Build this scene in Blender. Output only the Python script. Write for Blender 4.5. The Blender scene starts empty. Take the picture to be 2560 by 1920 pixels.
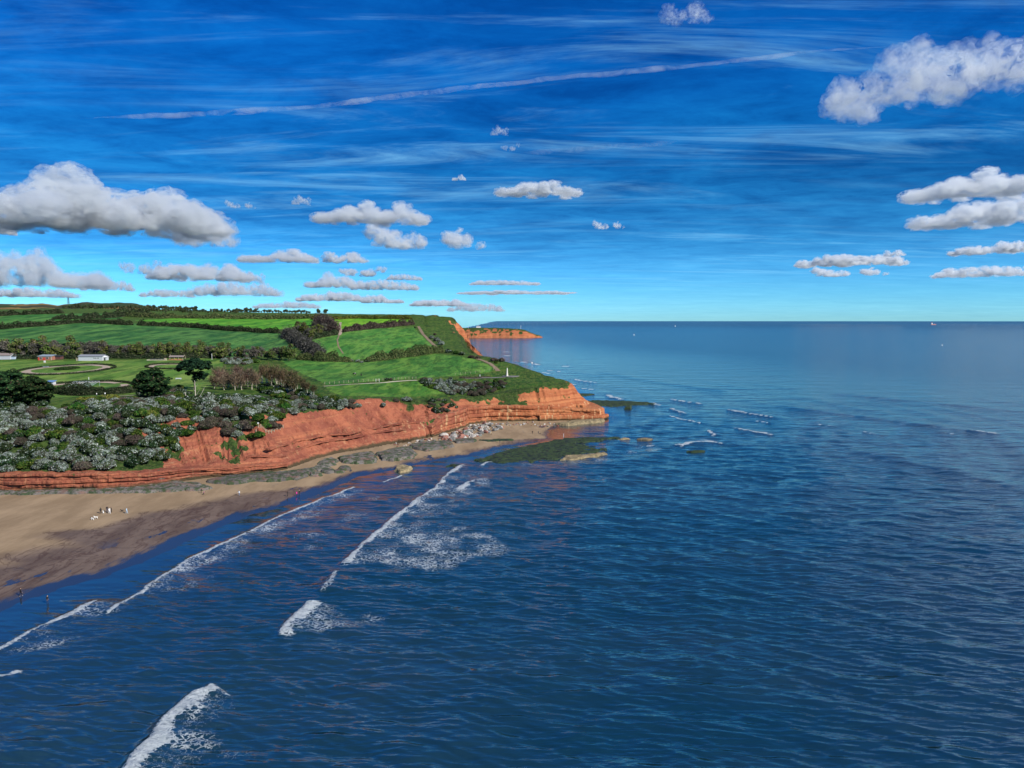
import bpy, bmesh, math
import numpy as np
from mathutils import Vector, Matrix

SC = bpy.context.scene
COL = SC.collection
R = math.radians
rng = np.random.default_rng(7)

# ------------------------------------------------------------------ camera
EYE = 55.0                       # height of the drone above the sea, metres
FOC = 1794.0                     # focal length in pixels of a 2560 wide picture
PITCH = math.atan((960 - 801.2) / FOC)
cam_d = bpy.data.cameras.new('camera')
cam_d.sensor_fit = 'HORIZONTAL'
cam_d.sensor_width = 36.0
cam_d.lens = 36.0 * FOC / 2560.0
cam_d.clip_start = 1.0
cam_d.clip_end = 200000.0
cam = bpy.data.objects.new('camera', cam_d)
COL.objects.link(cam)
cam.location = (0, 0, EYE)
cam.rotation_euler = (R(90) - PITCH, 0, 0)
SC.camera = cam

# ------------------------------------------------------------------ sky and sun
SUN_TO = Vector((0.70, -0.50, 0.62)).normalized()      # direction towards the sun
SUN_EL = math.asin(SUN_TO.z)
SUN_AZ = math.atan2(SUN_TO.x, SUN_TO.y)
sun_d = bpy.data.lights.new('sun', 'SUN')
sun_d.energy = 3.7
sun_d.angle = R(0.53)
sun_d.color = (1.0, 0.945, 0.85)
sun = bpy.data.objects.new('sun', sun_d)
COL.objects.link(sun)
sun.rotation_euler = SUN_TO.to_track_quat('Z', 'Y').to_euler()
sun.location = (200, -100, 400)

SC.view_settings.view_transform = 'Standard'
SC.view_settings.look = 'None'
SC.view_settings.exposure = 0.85
SC.view_settings.gamma = 1.0
SC.render.engine = 'CYCLES'
SC.cycles.max_bounces = 8
SC.cycles.diffuse_bounces = 2
SC.cycles.glossy_bounces = 2
SC.cycles.transmission_bounces = 2
SC.cycles.volume_bounces = 4
SC.cycles.transparent_max_bounces = 8
SC.cycles.use_denoising = True
SC.cycles.sample_clamp_indirect = 4.0
SC.cycles.sample_clamp_direct = 2.0

# ------------------------------------------------------------------ node helper
class NT:
    def __init__(self, tree):
        self.t = tree
        tree.nodes.clear()
    def n(self, typ, _in=None, **props):
        nd = self.t.nodes.new(typ)
        for k, v in props.items():
            setattr(nd, k, v)
        if _in:
            for k, v in _in.items():
                self.set(nd.inputs[k], v)
        return nd
    def set(self, sock, v):
        if isinstance(v, bpy.types.Node):
            self.t.links.new(v.outputs[0], sock)
        elif isinstance(v, bpy.types.NodeSocket):
            self.t.links.new(v, sock)
        else:
            if isinstance(v, (tuple, list)) and len(v) == 3 and sock.type == 'RGBA':
                v = (*v, 1.0)
            sock.default_value = v
    def math(self, op, a, b=0.0, c=None, clamp=False):
        nd = self.t.nodes.new('ShaderNodeMath')
        nd.operation = op
        nd.use_clamp = clamp
        self.set(nd.inputs[0], a)
        self.set(nd.inputs[1], b)
        if c is not None:
            self.set(nd.inputs[2], c)
        return nd.outputs[0]
    def vmath(self, op, a, b=None, out=0, scale=None):
        nd = self.t.nodes.new('ShaderNodeVectorMath')
        nd.operation = op
        self.set(nd.inputs[0], a)
        if b is not None:
            self.set(nd.inputs[1], b)
        if scale is not None:
            self.set(nd.inputs['Scale'], scale)
        return nd.outputs[out]
    def mix(self, fac, a, b, blend='MIX'):
        nd = self.t.nodes.new('ShaderNodeMix')
        nd.data_type = 'RGBA'
        nd.blend_type = blend
        nd.clamp_factor = True
        self.set(nd.inputs[0], fac)
        self.set(nd.inputs[6], a)
        self.set(nd.inputs[7], b)
        return nd.outputs[2]
    def ramp(self, fac, stops, interp='LINEAR'):
        nd = self.t.nodes.new('ShaderNodeValToRGB')
        nd.color_ramp.interpolation = interp
        els = nd.color_ramp.elements
        while len(els) < len(stops):
            els.new(0.5)
        for e, (p, c) in zip(els, stops):
            e.position = p
            e.color = (c, c, c, 1) if isinstance(c, (int, float)) else (*c, 1)
        self.set(nd.inputs[0], fac)
        return nd.outputs[0]
    def sstep(self, v, lo, hi, a=0.0, b=1.0):
        nd = self.t.nodes.new('ShaderNodeMapRange')
        nd.interpolation_type = 'SMOOTHSTEP'
        self.set(nd.inputs[0], v)
        self.set(nd.inputs[1], lo)
        self.set(nd.inputs[2], hi)
        self.set(nd.inputs[3], a)
        self.set(nd.inputs[4], b)
        return nd.outputs[0]
    def pos(self, scale=(1, 1, 1), rot=0.0):
        g = self.t.nodes.new('ShaderNodeNewGeometry')
        m = self.t.nodes.new('ShaderNodeMapping')
        self.t.links.new(g.outputs['Position'], m.inputs[0])
        m.inputs['Rotation'].default_value = (0, 0, rot)
        m.inputs['Scale'].default_value = scale
        return m.outputs[0]
    def noise(self, vec, scale=1.0, detail=3.0, rough=0.55, dist=0.0, out=0):
        nd = self.t.nodes.new('ShaderNodeTexNoise')
        self.set(nd.inputs['Vector'], vec)
        nd.inputs['Scale'].default_value = scale
        nd.inputs['Detail'].default_value = detail
        nd.inputs['Roughness'].default_value = rough
        nd.inputs['Distortion'].default_value = dist
        return nd.outputs[out]
    def attr(self, name, out='Fac'):
        nd = self.t.nodes.new('ShaderNodeAttribute')
        nd.attribute_name = name
        return nd.outputs[out]
    def bump(self, h, strength, dist, normal=None):
        nd = self.t.nodes.new('ShaderNodeBump')
        nd.inputs['Strength'].default_value = strength
        nd.inputs['Distance'].default_value = dist
        self.set(nd.inputs['Height'], h)
        if normal is not None:
            self.set(nd.inputs['Normal'], normal)
        return nd.outputs[0]

def new_mat(name):
    m = bpy.data.materials.new(name)
    m.use_nodes = True
    return m, NT(m.node_tree)

def finish(nt, shader, vol=None):
    o = nt.n('ShaderNodeOutputMaterial')
    if shader is not None:
        nt.t.links.new(shader.outputs[0], o.inputs['Surface'])
    if vol is not None:
        nt.t.links.new(vol.outputs[0], o.inputs['Volume'])

def principled(nt, color, rough=0.8, normal=None, spec=0.3, **kw):
    p = nt.n('ShaderNodeBsdfPrincipled')
    nt.set(p.inputs['Base Color'], color)
    nt.set(p.inputs['Roughness'], rough)
    nt.set(p.inputs['Specular IOR Level'], spec)
    if normal is not None:
        nt.set(p.inputs['Normal'], normal)
    for k, v in kw.items():
        nt.set(p.inputs[k], v)
    return p

_plain = {}
def plain(name, color, rough=0.7, var=0.18, scale=3.0, spec=0.3):
    """painted or natural surface with a little uneven colour"""
    if name in _plain:
        return _plain[name]
    m, nt = new_mat(name)
    nz = nt.noise(nt.pos(), scale, 3)
    c2 = tuple(max(0.0, c * (1 - var)) for c in color)
    c3 = tuple(min(1.0, c * (1 + var)) for c in color)
    finish(nt, principled(nt, nt.mix(nz, c2, c3), rough, spec=spec))
    _plain[name] = m
    return m

# ------------------------------------------------------------------ world
W = bpy.data.worlds.new('World')
SC.world = W
W.use_nodes = True
nt = NT(W.node_tree)
sky = nt.n('ShaderNodeTexSky', sky_type='NISHITA', sun_disc=False)
sky.sun_elevation = SUN_EL
sky.sun_rotation = SUN_AZ
sky.altitude = 50
sky.air_density = 1.0
sky.dust_density = 0.1
sky.ozone_density = 3.0
tc = nt.n('ShaderNodeTexCoord')
dirv = nt.vmath('NORMALIZE', tc.outputs['Generated'])
sep = nt.n('ShaderNodeSeparateXYZ', {0: dirv})
zz = sep.outputs[2]
# the saturated blue of the picture: the sky's own colour, deepened
hs = nt.n('ShaderNodeHueSaturation', {'Hue': 0.497, 'Saturation': 1.32, 'Value': 1.0, 'Color': sky})
skyc = nt.mix(1.0, hs.outputs[0], (0.20, 0.66, 1.12), 'MULTIPLY')
# clear dark air above a pale band at the horizon
skyc = nt.mix(1.0, skyc, nt.ramp(zz, [(0.0, (.84, .64, .74)), (.038, (.56, .54, .62)), (.105, (.24, .34, .36)), (.20, (.10, .27, .27)), (.34, (.07, .39, .45)), (.62, (.12, .36, .38)), (1.0, (.16, .36, .38))], 'B_SPLINE'), 'MULTIPLY')
# thin streaked high cloud on a plane far above
zc = nt.math('ADD', nt.math('MAXIMUM', zz, 0.0), 0.055)
pl = nt.vmath('SCALE', dirv, scale=nt.math('DIVIDE', 1.0, zc))
mp = nt.n('ShaderNodeMapping', {'Vector': pl, 'Rotation': (0, 0, R(38)), 'Scale': (0.55, 2.6, 0.0)})
c1 = nt.noise(mp.outputs[0], 0.9, 9, 0.66, 0.9)
mp2 = nt.n('ShaderNodeMapping', {'Vector': pl, 'Rotation': (0, 0, R(-12)), 'Scale': (0.5, 0.7, 0.0)})
c2 = nt.noise(mp2.outputs[0], 0.55, 4, 0.5)
cir = nt.math('MULTIPLY', nt.sstep(c1, 0.46, 0.76), nt.sstep(c2, 0.34, 0.60))
cir = nt.math('MULTIPLY', cir, nt.sstep(zz, 0.0, 0.10, 0.35, 1.0))
# darker, clearer air between the streaks
c3 = nt.noise(mp2.outputs[0], 1.6, 7, 0.62, 0.6)
lowf = nt.sstep(zz, .03, .17, .15, 1.0)
skyc = nt.mix(lowf, skyc, nt.ramp(c3, [(0.30, (0.58, 0.64, 0.74)), (0.55, (1.0, 1.0, 1.0)), (0.75, (1.6, 1.35, 1.18))]), 'MULTIPLY')
bright = nt.vmath('SCALE', (1.3, 3.2, 4.6), scale=1.0)
mp3 = nt.n('ShaderNodeMapping', {'Vector': pl, 'Rotation': (0, 0, R(25)), 'Scale': (1.0, 1.5, 0.0)})
c4 = nt.noise(mp3.outputs[0], 2.4, 8, .70, .4)
skyc = nt.mix(lowf, skyc, nt.ramp(c4, [(.34, (.66, .72, .80)), (.50, (1, 1, 1)), (.68, (1.5, 1.28, 1.15))]), 'MULTIPLY')
skyc = nt.mix(nt.math('MULTIPLY', cir, 0.50), skyc, bright)
bg = nt.n('ShaderNodeBackground', {'Color': skyc, 'Strength': 0.15})
wo = nt.n('ShaderNodeOutputWorld')
nt.t.links.new(bg.outputs[0], wo.inputs[0])

# ------------------------------------------------------------------ numpy noise
_perm = np.random.default_rng(3).permutation(4096)
_g = np.random.default_rng(4).uniform(-1, 1, 4096)
def vnoise(x, y, seed=0):
    xi = np.floor(x).astype(np.int64); yi = np.floor(y).astype(np.int64)
    fx = x - xi; fy = y - yi
    fx = fx * fx * fx * (fx * (fx * 6 - 15) + 10); fy = fy * fy * fy * (fy * (fy * 6 - 15) + 10)
    def hsh(a, b):
        return _g[_perm[(_perm[(a + seed * 131) & 4095] + b) & 4095]]
    a = hsh(xi, yi); b = hsh(xi + 1, yi); c = hsh(xi, yi + 1); d = hsh(xi + 1, yi + 1)
    return (a * (1 - fx) + b * fx) * (1 - fy) + (c * (1 - fx) + d * fx) * fy
def fbm(x, y, octv=4, gain=0.5, seed=0):
    s = 0.0; a = 1.0; t = 0.0
    for i in range(octv):
        s = s + a * vnoise(x, y, seed + i * 7); t += a
        x = x * 2.03 + 11.7; y = y * 2.03 - 5.3; a *= gain
    return s / t
def sst(v, lo, hi):
    t = np.clip((v - lo) / (hi - lo), 0, 1)
    return t * t * (3 - 2 * t)

# ------------------------------------------------------------------ projection helpers (design aid: picture point -> place)
SP, CP = math.sin(PITCH), math.cos(PITCH)
def ray(px, py):
    a = (np.asarray(px, float) - 1280) / FOC
    b = (np.asarray(py, float) - 960) / FOC
    return np.stack([a, CP - b * SP, -SP - b * CP], -1)
def at_z(px, py, z=0.0):
    d = ray(px, py)
    t = (z - EYE) / d[..., 2]
    return np.stack([d[..., 0] * t, d[..., 1] * t, np.zeros_like(t) + z], -1)
def at_y(px, py, Y):
    d = ray(px, py)
    t = Y / d[..., 1]
    return np.stack([d[..., 0] * t, d[..., 1] * t, EYE + d[..., 2] * t], -1)
def proj(x, y, z):
    zc_ = y * CP - (z - EYE) * SP
    up = y * SP + (z - EYE) * CP
    return 1280 + FOC * x / zc_, 960 - FOC * up / zc_

# ------------------------------------------------------------------ mesh helpers
def mesh_np(name, V, F, smooth=False, attrs=None, cols=None):
    """V (n,3), F (m,k) with k = 3 or 4 (or a list of two such arrays)"""
    me = bpy.data.meshes.new(name)
    Fs = F if isinstance(F, (list, tuple)) else [F]
    Fs = [np.asarray(f, np.int32) for f in Fs if len(f)]
    V = np.asarray(V, np.float32)
    me.vertices.add(len(V))
    me.vertices.foreach_set('co', V.ravel())
    tot = np.concatenate([np.full(len(f), f.shape[1], np.int32) for f in Fs])
    idx = np.concatenate([f.ravel() for f in Fs])
    me.loops.add(len(idx))
    me.loops.foreach_set('vertex_index', idx)
    me.polygons.add(len(tot))
    st = np.concatenate([[0], np.cumsum(tot)[:-1]]).astype(np.int32)
    me.polygons.foreach_set('loop_start', st)
    me.polygons.foreach_set('loop_total', tot)
    me.polygons.foreach_set('use_smooth', np.full(len(tot), bool(smooth)))
    if attrs:
        for k, v in attrs.items():
            at_ = me.attributes.new(k, 'FLOAT', 'POINT')
            at_.data.foreach_set('value', np.asarray(v, np.float32))
    if cols is not None:
        at_ = me.attributes.new('Col', 'FLOAT_COLOR', 'POINT')
        c = np.ones((len(V), 4), np.float32); c[:, :3] = cols
        at_.data.foreach_set('color', c.ravel())
    me.update(calc_edges=True)
    return me

def link(name, me, mat=None, parent=None, loc=None, rotz=None, scale=None, **tags):
    o = bpy.data.objects.new(name, me)
    COL.objects.link(o)
    if mat is not None and me is not None and len(me.materials) == 0:
        for m_ in (mat if isinstance(mat, (list, tuple)) else [mat]):
            me.materials.append(m_)
    if parent is not None:
        o.parent = parent
    if loc is not None:
        o.location = loc
    if rotz is not None:
        o.rotation_euler = (0, 0, rotz)
    if scale is not None:
        o.scale = scale if isinstance(scale, (tuple, list)) else (scale,) * 3
    for k, v in tags.items():
        if v is not None:
            o[k] = v
    return o

def empty(name, loc, rotz=0.0, **tags):
    o = bpy.data.objects.new(name, None)
    COL.objects.link(o)
    o.location = loc
    o.rotation_euler = (0, 0, rotz)
    o.empty_display_size = 0.5
    for k, v in tags.items():
        if v is not None:
            o[k] = v
    return o

class MB:
    """collects simple solids into one mesh"""
    def __init__(self):
        self.v = []; self.f = []; self.n = 0
    def add(self, V, F):
        self.v.append(np.asarray(V, float))
        for f in F:
            self.f.append([i + self.n for i in f])
        self.n += len(V)
        return self
    def box(self, x0, x1, y0, y1, z0, z1):
        V = [(x0, y0, z0), (x1, y0, z0), (x1, y1, z0), (x0, y1, z0), (x0, y0, z1), (x1, y0, z1), (x1, y1, z1), (x0, y1, z1)]
        return self.add(V, [(0, 3, 2, 1), (4, 5, 6, 7), (0, 1, 5, 4), (1, 2, 6, 5), (2, 3, 7, 6), (3, 0, 4, 7)])
    def tube(self, pts, rad, n=7, cap=True):
        pts = np.asarray(pts, float)
        rad = np.broadcast_to(np.asarray(rad, float), (len(pts),))
        V = []; F = []
        for i, p in enumerate(pts):
            t = pts[min(i + 1, len(pts) - 1)] - pts[max(i - 1, 0)]
            t = t / (np.linalg.norm(t) + 1e-9)
            a = np.cross(t, (0, 0, 1.0)) if abs(t[2]) < 0.9 else np.cross(t, (0, 1.0, 0))
            a /= np.linalg.norm(a); b = np.cross(t, a)
            for k in range(n):
                an = 2 * math.pi * k / n
                V.append(p + rad[i] * (math.cos(an) * a + math.sin(an) * b))
        for i in range(len(pts) - 1):
            for k in range(n):
                k2 = (k + 1) % n
                F.append((i * n + k, i * n + k2, (i + 1) * n + k2, (i + 1) * n + k))
        if cap:
            F.append(tuple(range(n))[::-1]); F.append(tuple((len(pts) - 1) * n + k for k in range(n)))
        return self.add(V, F)
    def prism(self, poly, z0, z1):
        n = len(poly)
        V = [(x, y, z0) for x, y in poly] + [(x, y, z1) for x, y in poly]
        F = [tuple(range(n))[::-1], tuple(range(n, 2 * n))]
        F += [(k, (k + 1) % n, n + (k + 1) % n, n + k) for k in range(n)]
        return self.add(V, F)
    def mesh(self, name, smooth=False):
        me = bpy.data.meshes.new(name)
        me.from_pydata([tuple(p) for p in np.concatenate(self.v)], [], self.f)
        if smooth:
            me.polygons.foreach_set('use_smooth', [True] * len(me.polygons))
        me.update()
        return me
    def build(self, name, mat, parent=None, smooth=False, **kw):
        return link(name, self.mesh(name, smooth), mat, parent, **kw)

def ico(sub=1):
    bm = bmesh.new()
    bmesh.ops.create_icosphere(bm, subdivisions=sub, radius=1.0)
    V = np.array([v.co[:] for v in bm.verts]); F = np.array([[v.index for v in f.verts] for f in bm.faces])
    bm.free()
    return V, F
ICO1 = ico(1); ICO2 = ico(2); ICO3 = ico(3)


# ================================================================== LAND FORM
def poly_dist(x, y, P):
    """distance to an open polyline, running vertex index of the nearest point, and side (+ left of travel)"""
    best = np.full(x.shape, 1e18); sidx = np.zeros(x.shape); side = np.ones(x.shape)
    for i in range(len(P) - 1):
        ax, ay = P[i]; bx, by = P[i + 1]
        dx, dy = bx - ax, by - ay
        L2 = dx * dx + dy * dy
        t = np.clip(((x - ax) * dx + (y - ay) * dy) / L2, 0, 1)
        ex = x - (ax + t * dx); ey = y - (ay + t * dy)
        d2 = ex * ex + ey * ey
        m = d2 < best - 1e-9
        best = np.where(m, d2, best)
        sidx = np.where(m, i + t, sidx)
        cr = dx * ey - dy * ex
        side = np.where(m, np.where(cr >= 0, 1.0, -1.0), side)
    return np.sqrt(best), sidx, side

def in_poly(x, y, P):
    """point in polygon, arrays"""
    ins = np.zeros(x.shape, bool)
    n = len(P)
    j = n - 1
    for i in range(n):
        xi, yi = P[i][0], P[i][1]; xj, yj = P[j][0], P[j][1]
        c = ((yi > y) != (yj > y)) & (x < (xj - xi) * (y - yi) / (yj - yi + 1e-12) + xi)
        ins ^= c
        j = i
    return ins

# foot of the cliffs: picture x, picture y, foot level, rock wall height, bench width, slope above, ragged amount, plant cover
FOOT_W = [
    (-420, 1236, 2.0, 5.0, 1.5, .40, 0.9, 1.0), (-200, 1233, 2.0, 5.2, 1.5, .40, 0.9, 1.0), (0, 1229, 2.0, 5.2, 1.5, .40, 0.9, 1.0),
    (150, 1227, 2.0, 5.2, 1.5, .40, .9, 1.0), (260, 1224, 2.0, 5.0, 1.5, .42, .9, .95), (345, 1219, 2.0, 4.6, 2.0, .46, .9, .92),
    (400, 1212, 2.0, 4.3, 2.0, .50, .9, .66), (454, 1201, 2.0, 3.6, 2.0, .56, .8, .30), (500, 1195, 2.0, 3.0, 2.0, .60, .8, .10),
    (545, 1190, 2.0, 2.6, 2.0, .59, .8, .18), (590, 1187, 2.0, 2.6, 2.0, .54, .8, .62), (625, 1183, 2.0, 2.6, 2.0, .62, .7, .40),
    (660, 1180, 2.0, 2.5, 1.5, .74, .6, .05), (720, 1172, 2.0, 2.2, 1.2, .86, .5, .0), (790, 1146, 2.0, 1.2, 0.5, .95, .5, .0),
    (850, 1131, 2.0, .6, .3, .95, .5, .0), (900, 1124, 2.0, .6, .3, .92, .5, .02), (960, 1112, 1.8, .8, .3, .88, .6, .03),
    (1020, 1103, 1.8, 1.2, .3, .86, .7, .08), (1075, 1092, 1.6, 4.5, .5, .70, .8, .30), (1110, 1082, 1.5, 8.5, .8, .60, 1.0, .42),
    (1150, 1070, 1.5, 8.8, .8, .95, 1.2, .12), (1172, 1060, 1.5, 8.5, .8, 1.0, 1.2, .10), (1225, 1053, 1.4, 8.2, 1.0, .75, 1.2, .52),
    (1290, 1052, 1.3, 8.0, 1.5, .62, 1.0, .62), (1345, 1051, 1.0, 7.5, .8, 1.05, .8, .16), (1400, 1050, .6, 7.0, 1.0, 1.30, .6, .0),
    (1450, 1050, .2, 6.4, 5.5, 1.25, .4, .0), (1500, 1050, .0, 5.6, 13.0, 1.15, .3, .0)]
FOOT_E = [  # the seaward side, in metres: x, y, then the same values
    (53, 404, .0, 5.6, 12.0, 1.15, .4, .0), (50, 424, .1, 6.0, 4.0, 1.15, .8, .05), (44, 452, .4, 6.0, 1.0, .85, 1.2, .3), (33, 500, .6, 5, 1, .80, 1.5, .5),
    (20, 545, .6, 5, 1, .80, 1.5, .5), (0, 605, .6, 4, 1, .75, 1.5, .6), (-12, 700, .6, 5, 1, .85, 2, .3), (-24, 800, .6, 6, 1, 1.0, 2, .15),
    (-36, 900, .6, 8, 1, 1.15, 2, .08), (-54, 1000, .6, 10, 1, 1.3, 2, .04), (-90, 1090, .6, 10, 1, 1.3, 2, .04), (-150, 1300, .6, 10, 1, 1.2, 2, .1),
    (-230, 1700, .6, 10, 1, 1.2, 2, .1), (-300, 2200, .6, 10, 1, 1.2, 2, .1), (-320, 3200, .6, 10, 1, 1.2, 2, .1)]
_w = np.array(FOOT_W, float)
_pw = at_z(_w[:, 0], _w[:, 1], 0.0)
for _i in range(len(_w)):
    _pw[_i] = at_z(_w[_i, 0], _w[_i, 1], _w[_i, 2])
FOOT = np.concatenate([_pw[:, :2], np.array(FOOT_E)[:, :2]])
FOOT[0] = (-760, 212)                     # the wall runs on to the left, beyond the picture
FPAR = np.concatenate([_w[:, 2:], np.array(FOOT_E, float)[:, 2:]])

# edge of the water on the sand
_wl = [(-420, 1690), (-200, 1612), (0, 1530), (117, 1482), (278, 1436), (408, 1384), (477, 1350), (564, 1313), (642, 1283), (736, 1259), (820, 1226),
       (900, 1190), (946, 1183), (992, 1174), (1038, 1163), (1100, 1152), (1189, 1140), (1262, 1120), (1330, 1108), (1392, 1098), (1384, 1078), (1420, 1060), (1470, 1055), (1508, 1054)]
_wp = at_z([p[0] for p in _wl], [p[1] for p in _wl], 0.0)[:, :2]
_wp[0] = (-760, 40)
WATER = np.concatenate([_wp, np.array([(57, 405), (56, 425), (53, 455), (50, 500), (52, 545), (46, 572), (24, 610), (-2, 702), (-14, 802), (-26, 902), (-46, 1002),
                                       (-80, 1095), (-140, 1305), (-222, 1700), (-292, 2200), (-310, 3200)])])

# gentle land surface behind the cliffs: picture x, picture y, distance
_lp = [(-1500, 1000, 300), (-1500, 900, 500), (-350, 1000, 300), (50, 1000, 290), (250, 1000, 292), (450, 995, 297), (620, 1003, 300), (800, 1022, 303), (950, 1001, 316), (1060, 1003, 348),
       (1180, 982, 402), (1268, 941, 460), (1340, 945, 452), (1385, 958, 409), (1310, 962, 408), (1250, 976, 402), (1300, 916, 500), (1245, 899, 540), (1150, 890, 565), (1090, 885, 582), (900, 905, 545),
       (760, 901, 520), (620, 905, 500), (830, 960, 385), (1020, 950, 405), (950, 986, 345), (900, 935, 450), (1100, 930, 470), (1130, 960, 415), (50, 960, 370), (300, 960, 370), (520, 962, 370),
       (-350, 960, 370), (50, 922, 430), (300, 922, 430), (50, 898, 500), (300, 898, 500), (520, 897, 505), (-350, 898, 500), (50, 855, 620), (300, 852, 640), (520, 850, 650), (660, 862, 640),
       (-350, 850, 640), (0, 819, 850), (200, 803, 830), (400, 811, 830), (560, 821, 800), (690, 828, 770), (-350, 815, 850), (100, 786, 1050), (400, 793, 1000), (600, 802, 950),
       (830, 812, 860), (1000, 800, 950), (900, 794, 1020), (880, 901, 556), (850, 852, 650), (1000, 857, 680), (900, 826, 760), (1050, 832, 800), (760, 838, 720),
       (950, 787, 1080), (1092, 790, 1010), (820, 784, 1180), (600, 781, 1350), (100, 773, 1500), (350, 773, 1500), (-350, 773, 1500)]
_l = np.array(_lp, float)
CTRL = at_y(_l[:, 0], _l[:, 1], _l[:, 2])
CTRL = np.concatenate([CTRL, np.array([(-150, 1300, 55), (-350, 1700, 60), (-800, 1900, 80), (-1300, 2000, 82), (0, 350, 15), (80, 420, 20), (70, 520, 22), (30, 620, 28),
                                       (20, 800, 42), (0, 1000, 60), (-100, 240, 20), (-260, 240, 22), (60, 700, 34)], float)])
def _tps(r2):
    return np.where(r2 > 1e-9, 0.5 * r2 * np.log(np.maximum(r2, 1e-9)), 0.0)
_S = 300.0
_cx = CTRL[:, 0] / _S; _cy = CTRL[:, 1] / _S
_n = len(CTRL)
_A = np.zeros((_n + 3, _n + 3))
_A[:_n, :_n] = _tps((_cx[:, None] - _cx) ** 2 + (_cy[:, None] - _cy) ** 2) + 0.0015 * np.eye(_n)
_A[:_n, _n] = 1; _A[:_n, _n + 1] = _cx; _A[:_n, _n + 2] = _cy
_A[_n:, :_n] = _A[:_n, _n:].T
_sol = np.linalg.solve(_A, np.concatenate([CTRL[:, 2], np.zeros(3)]))
def land_top(x, y):
    xs = x / _S; ys = y / _S
    z = _sol[_n] + _sol[_n + 1] * xs + _sol[_n + 2] * ys
    for i in range(_n):
        z = z + _sol[i] * _tps((xs - _cx[i]) ** 2 + (ys - _cy[i]) ** 2)
    return z

def terrain(x, y, full=False):
    x = np.asarray(x, float); y = np.asarray(y, float)
    df, s, side = poly_dist(x, y, FOOT)
    dw, sw, wside = poly_dist(x, y, WATER)
    i0 = np.clip(np.floor(s).astype(int), 0, len(FPAR) - 2); t = (s - i0)[..., None]
    par = FPAR[i0] * (1 - t) + FPAR[i0 + 1] * t
    zb, wall, bench, slope, rag, veg = [par[..., k] for k in range(6)]
    d = df * side
    # ragged coves and buttresses
    far = sst(y, 650, 1000)
    nb = fbm(x / 9.0, y / 9.0, 3, .5, 11) * 1.8 + fbm(x / 3.1, y / 3.1, 2, .5, 12) * .55
    nb = nb * (1 - far) + far * fbm(x / 34., y / 34., 3, .55, 13) * 9
    dn = d + nb * rag * sst(d, -3.0, 2.5)
    top = land_top(x, y)
    # rills running down the bare slopes
    w1 = sst(dn, 0.0, 1.1)
    up = np.maximum(dn - bench - .8, 0.0)
    hc = zb + wall * w1 + slope * up
    rill = np.abs(vnoise(s * 3.7, up * .02, 21)) * 1.7 + np.abs(vnoise(s * 9.5, up * .03, 22)) * .9
    hc = hc - rill * sst(up, .5, 6) * np.clip(1.2 - veg, 0, 1) * .9
    hc = hc + fbm(x / 5., y / 5., 3, .55, 23) * np.clip(up * .12, 0, .9)
    # layered rock: treads and risers
    k = 2 * math.pi / 2.3
    lay = np.clip(1 - veg, .25, 1) * np.where(hc < zb + wall + 7, .62, .35)
    hc = hc + lay * np.sin(hc * k + .6 * fbm(x / 30., y / 30., 2, .5, 24) * 6) / k
    # beach and sea bed
    sea = wside < 0
    fr = dw / (dw + df + 1e-6)
    beach = np.where(sea, -0.022 * dw - .02 * np.minimum(dw, 3), zb * fr ** .9)
    beach = beach + fbm(x / 14., y / 5., 3, .5, 31) * .10 * sst(dw, 0, 12) * (~sea)
    land = d > 0
    kk = 1.3
    hmix = np.clip(.5 + .5 * (top - hc) / kk, 0, 1)
    sm = top * (1 - hmix) + hc * hmix - kk * hmix * (1 - hmix)
    sm = sm + fbm(x / 26., y / 26., 4, .5, 41) * .55 * sst(d, 6, 40) * (1 + far)
    z = np.where(land, np.maximum(sm, zb * .98), beach)
    if full:
        iscliff = land & (hc < top + 1.2)
        return z, dict(d=d, s=s, dw=np.where(sea, -dw, dw), cliff=iscliff, veg=veg, up=up, zb=zb, wall=wall, hc=hc, top=top)
    return z

# quick look-up of the land height
_GN = (np.arange(-430, 130, 1.5), np.arange(80, 640, 1.5)); _GF = (np.arange(-2200, 160, 9.0), np.arange(80, 2300, 9.0))
def _grid(g):
    X, Y = np.meshgrid(g[0], g[1], indexing='ij')
    return terrain(X, Y)
HN, HF = _grid(_GN), _grid(_GF)
def _bil(g, H, x, y):
    u = np.clip((x - g[0][0]) / (g[0][1] - g[0][0]), 0, len(g[0]) - 1.001); v = np.clip((y - g[1][0]) / (g[1][1] - g[1][0]), 0, len(g[1]) - 1.001)
    i = u.astype(int); j = v.astype(int); u = u - i; v = v - j
    return (H[i, j] * (1 - u) + H[i + 1, j] * u) * (1 - v) + (H[i, j + 1] * (1 - u) + H[i + 1, j + 1] * u) * v
def hfast(x, y):
    near = (x > _GN[0][0]) & (x < _GN[0][-1]) & (y > _GN[1][0]) & (y < _GN[1][-1])
    return np.where(near, _bil(_GN, HN, x, y), _bil(_GF, HF, x, y))

def at(px, py, lo=85.0, hi=2200.0, n=900):
    """where the line of sight through a picture point meets the land"""
    px = np.atleast_1d(np.asarray(px, float)); py = np.atleast_1d(np.asarray(py, float))
    d = ray(px, py)
    ts = np.geomspace(lo, hi, n)
    X = d[:, None, 0] * ts; Y = d[:, None, 1] * ts; Z = EYE + d[:, None, 2] * ts
    H = hfast(X, Y)
    hit = Z < H
    i = np.argmax(hit, 1)
    i = np.where(hit.any(1), np.maximum(i, 1), n - 1)
    r = np.arange(len(px))
    a = (Z - H)[r, i - 1]; b = (Z - H)[r, i]
    t = np.clip(a / (a - b + 1e-9), 0, 1)
    tt = ts[i - 1] + t * (ts[i] - ts[i - 1])
    x = d[:, 0] * tt; y = d[:, 1] * tt
    return np.stack([x, y, hfast(x, y)], -1)
def at1(px, py):
    return at([px], [py])[0]
def ground(x, y):
    return float(hfast(np.array([x]), np.array([y]))[0])
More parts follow.
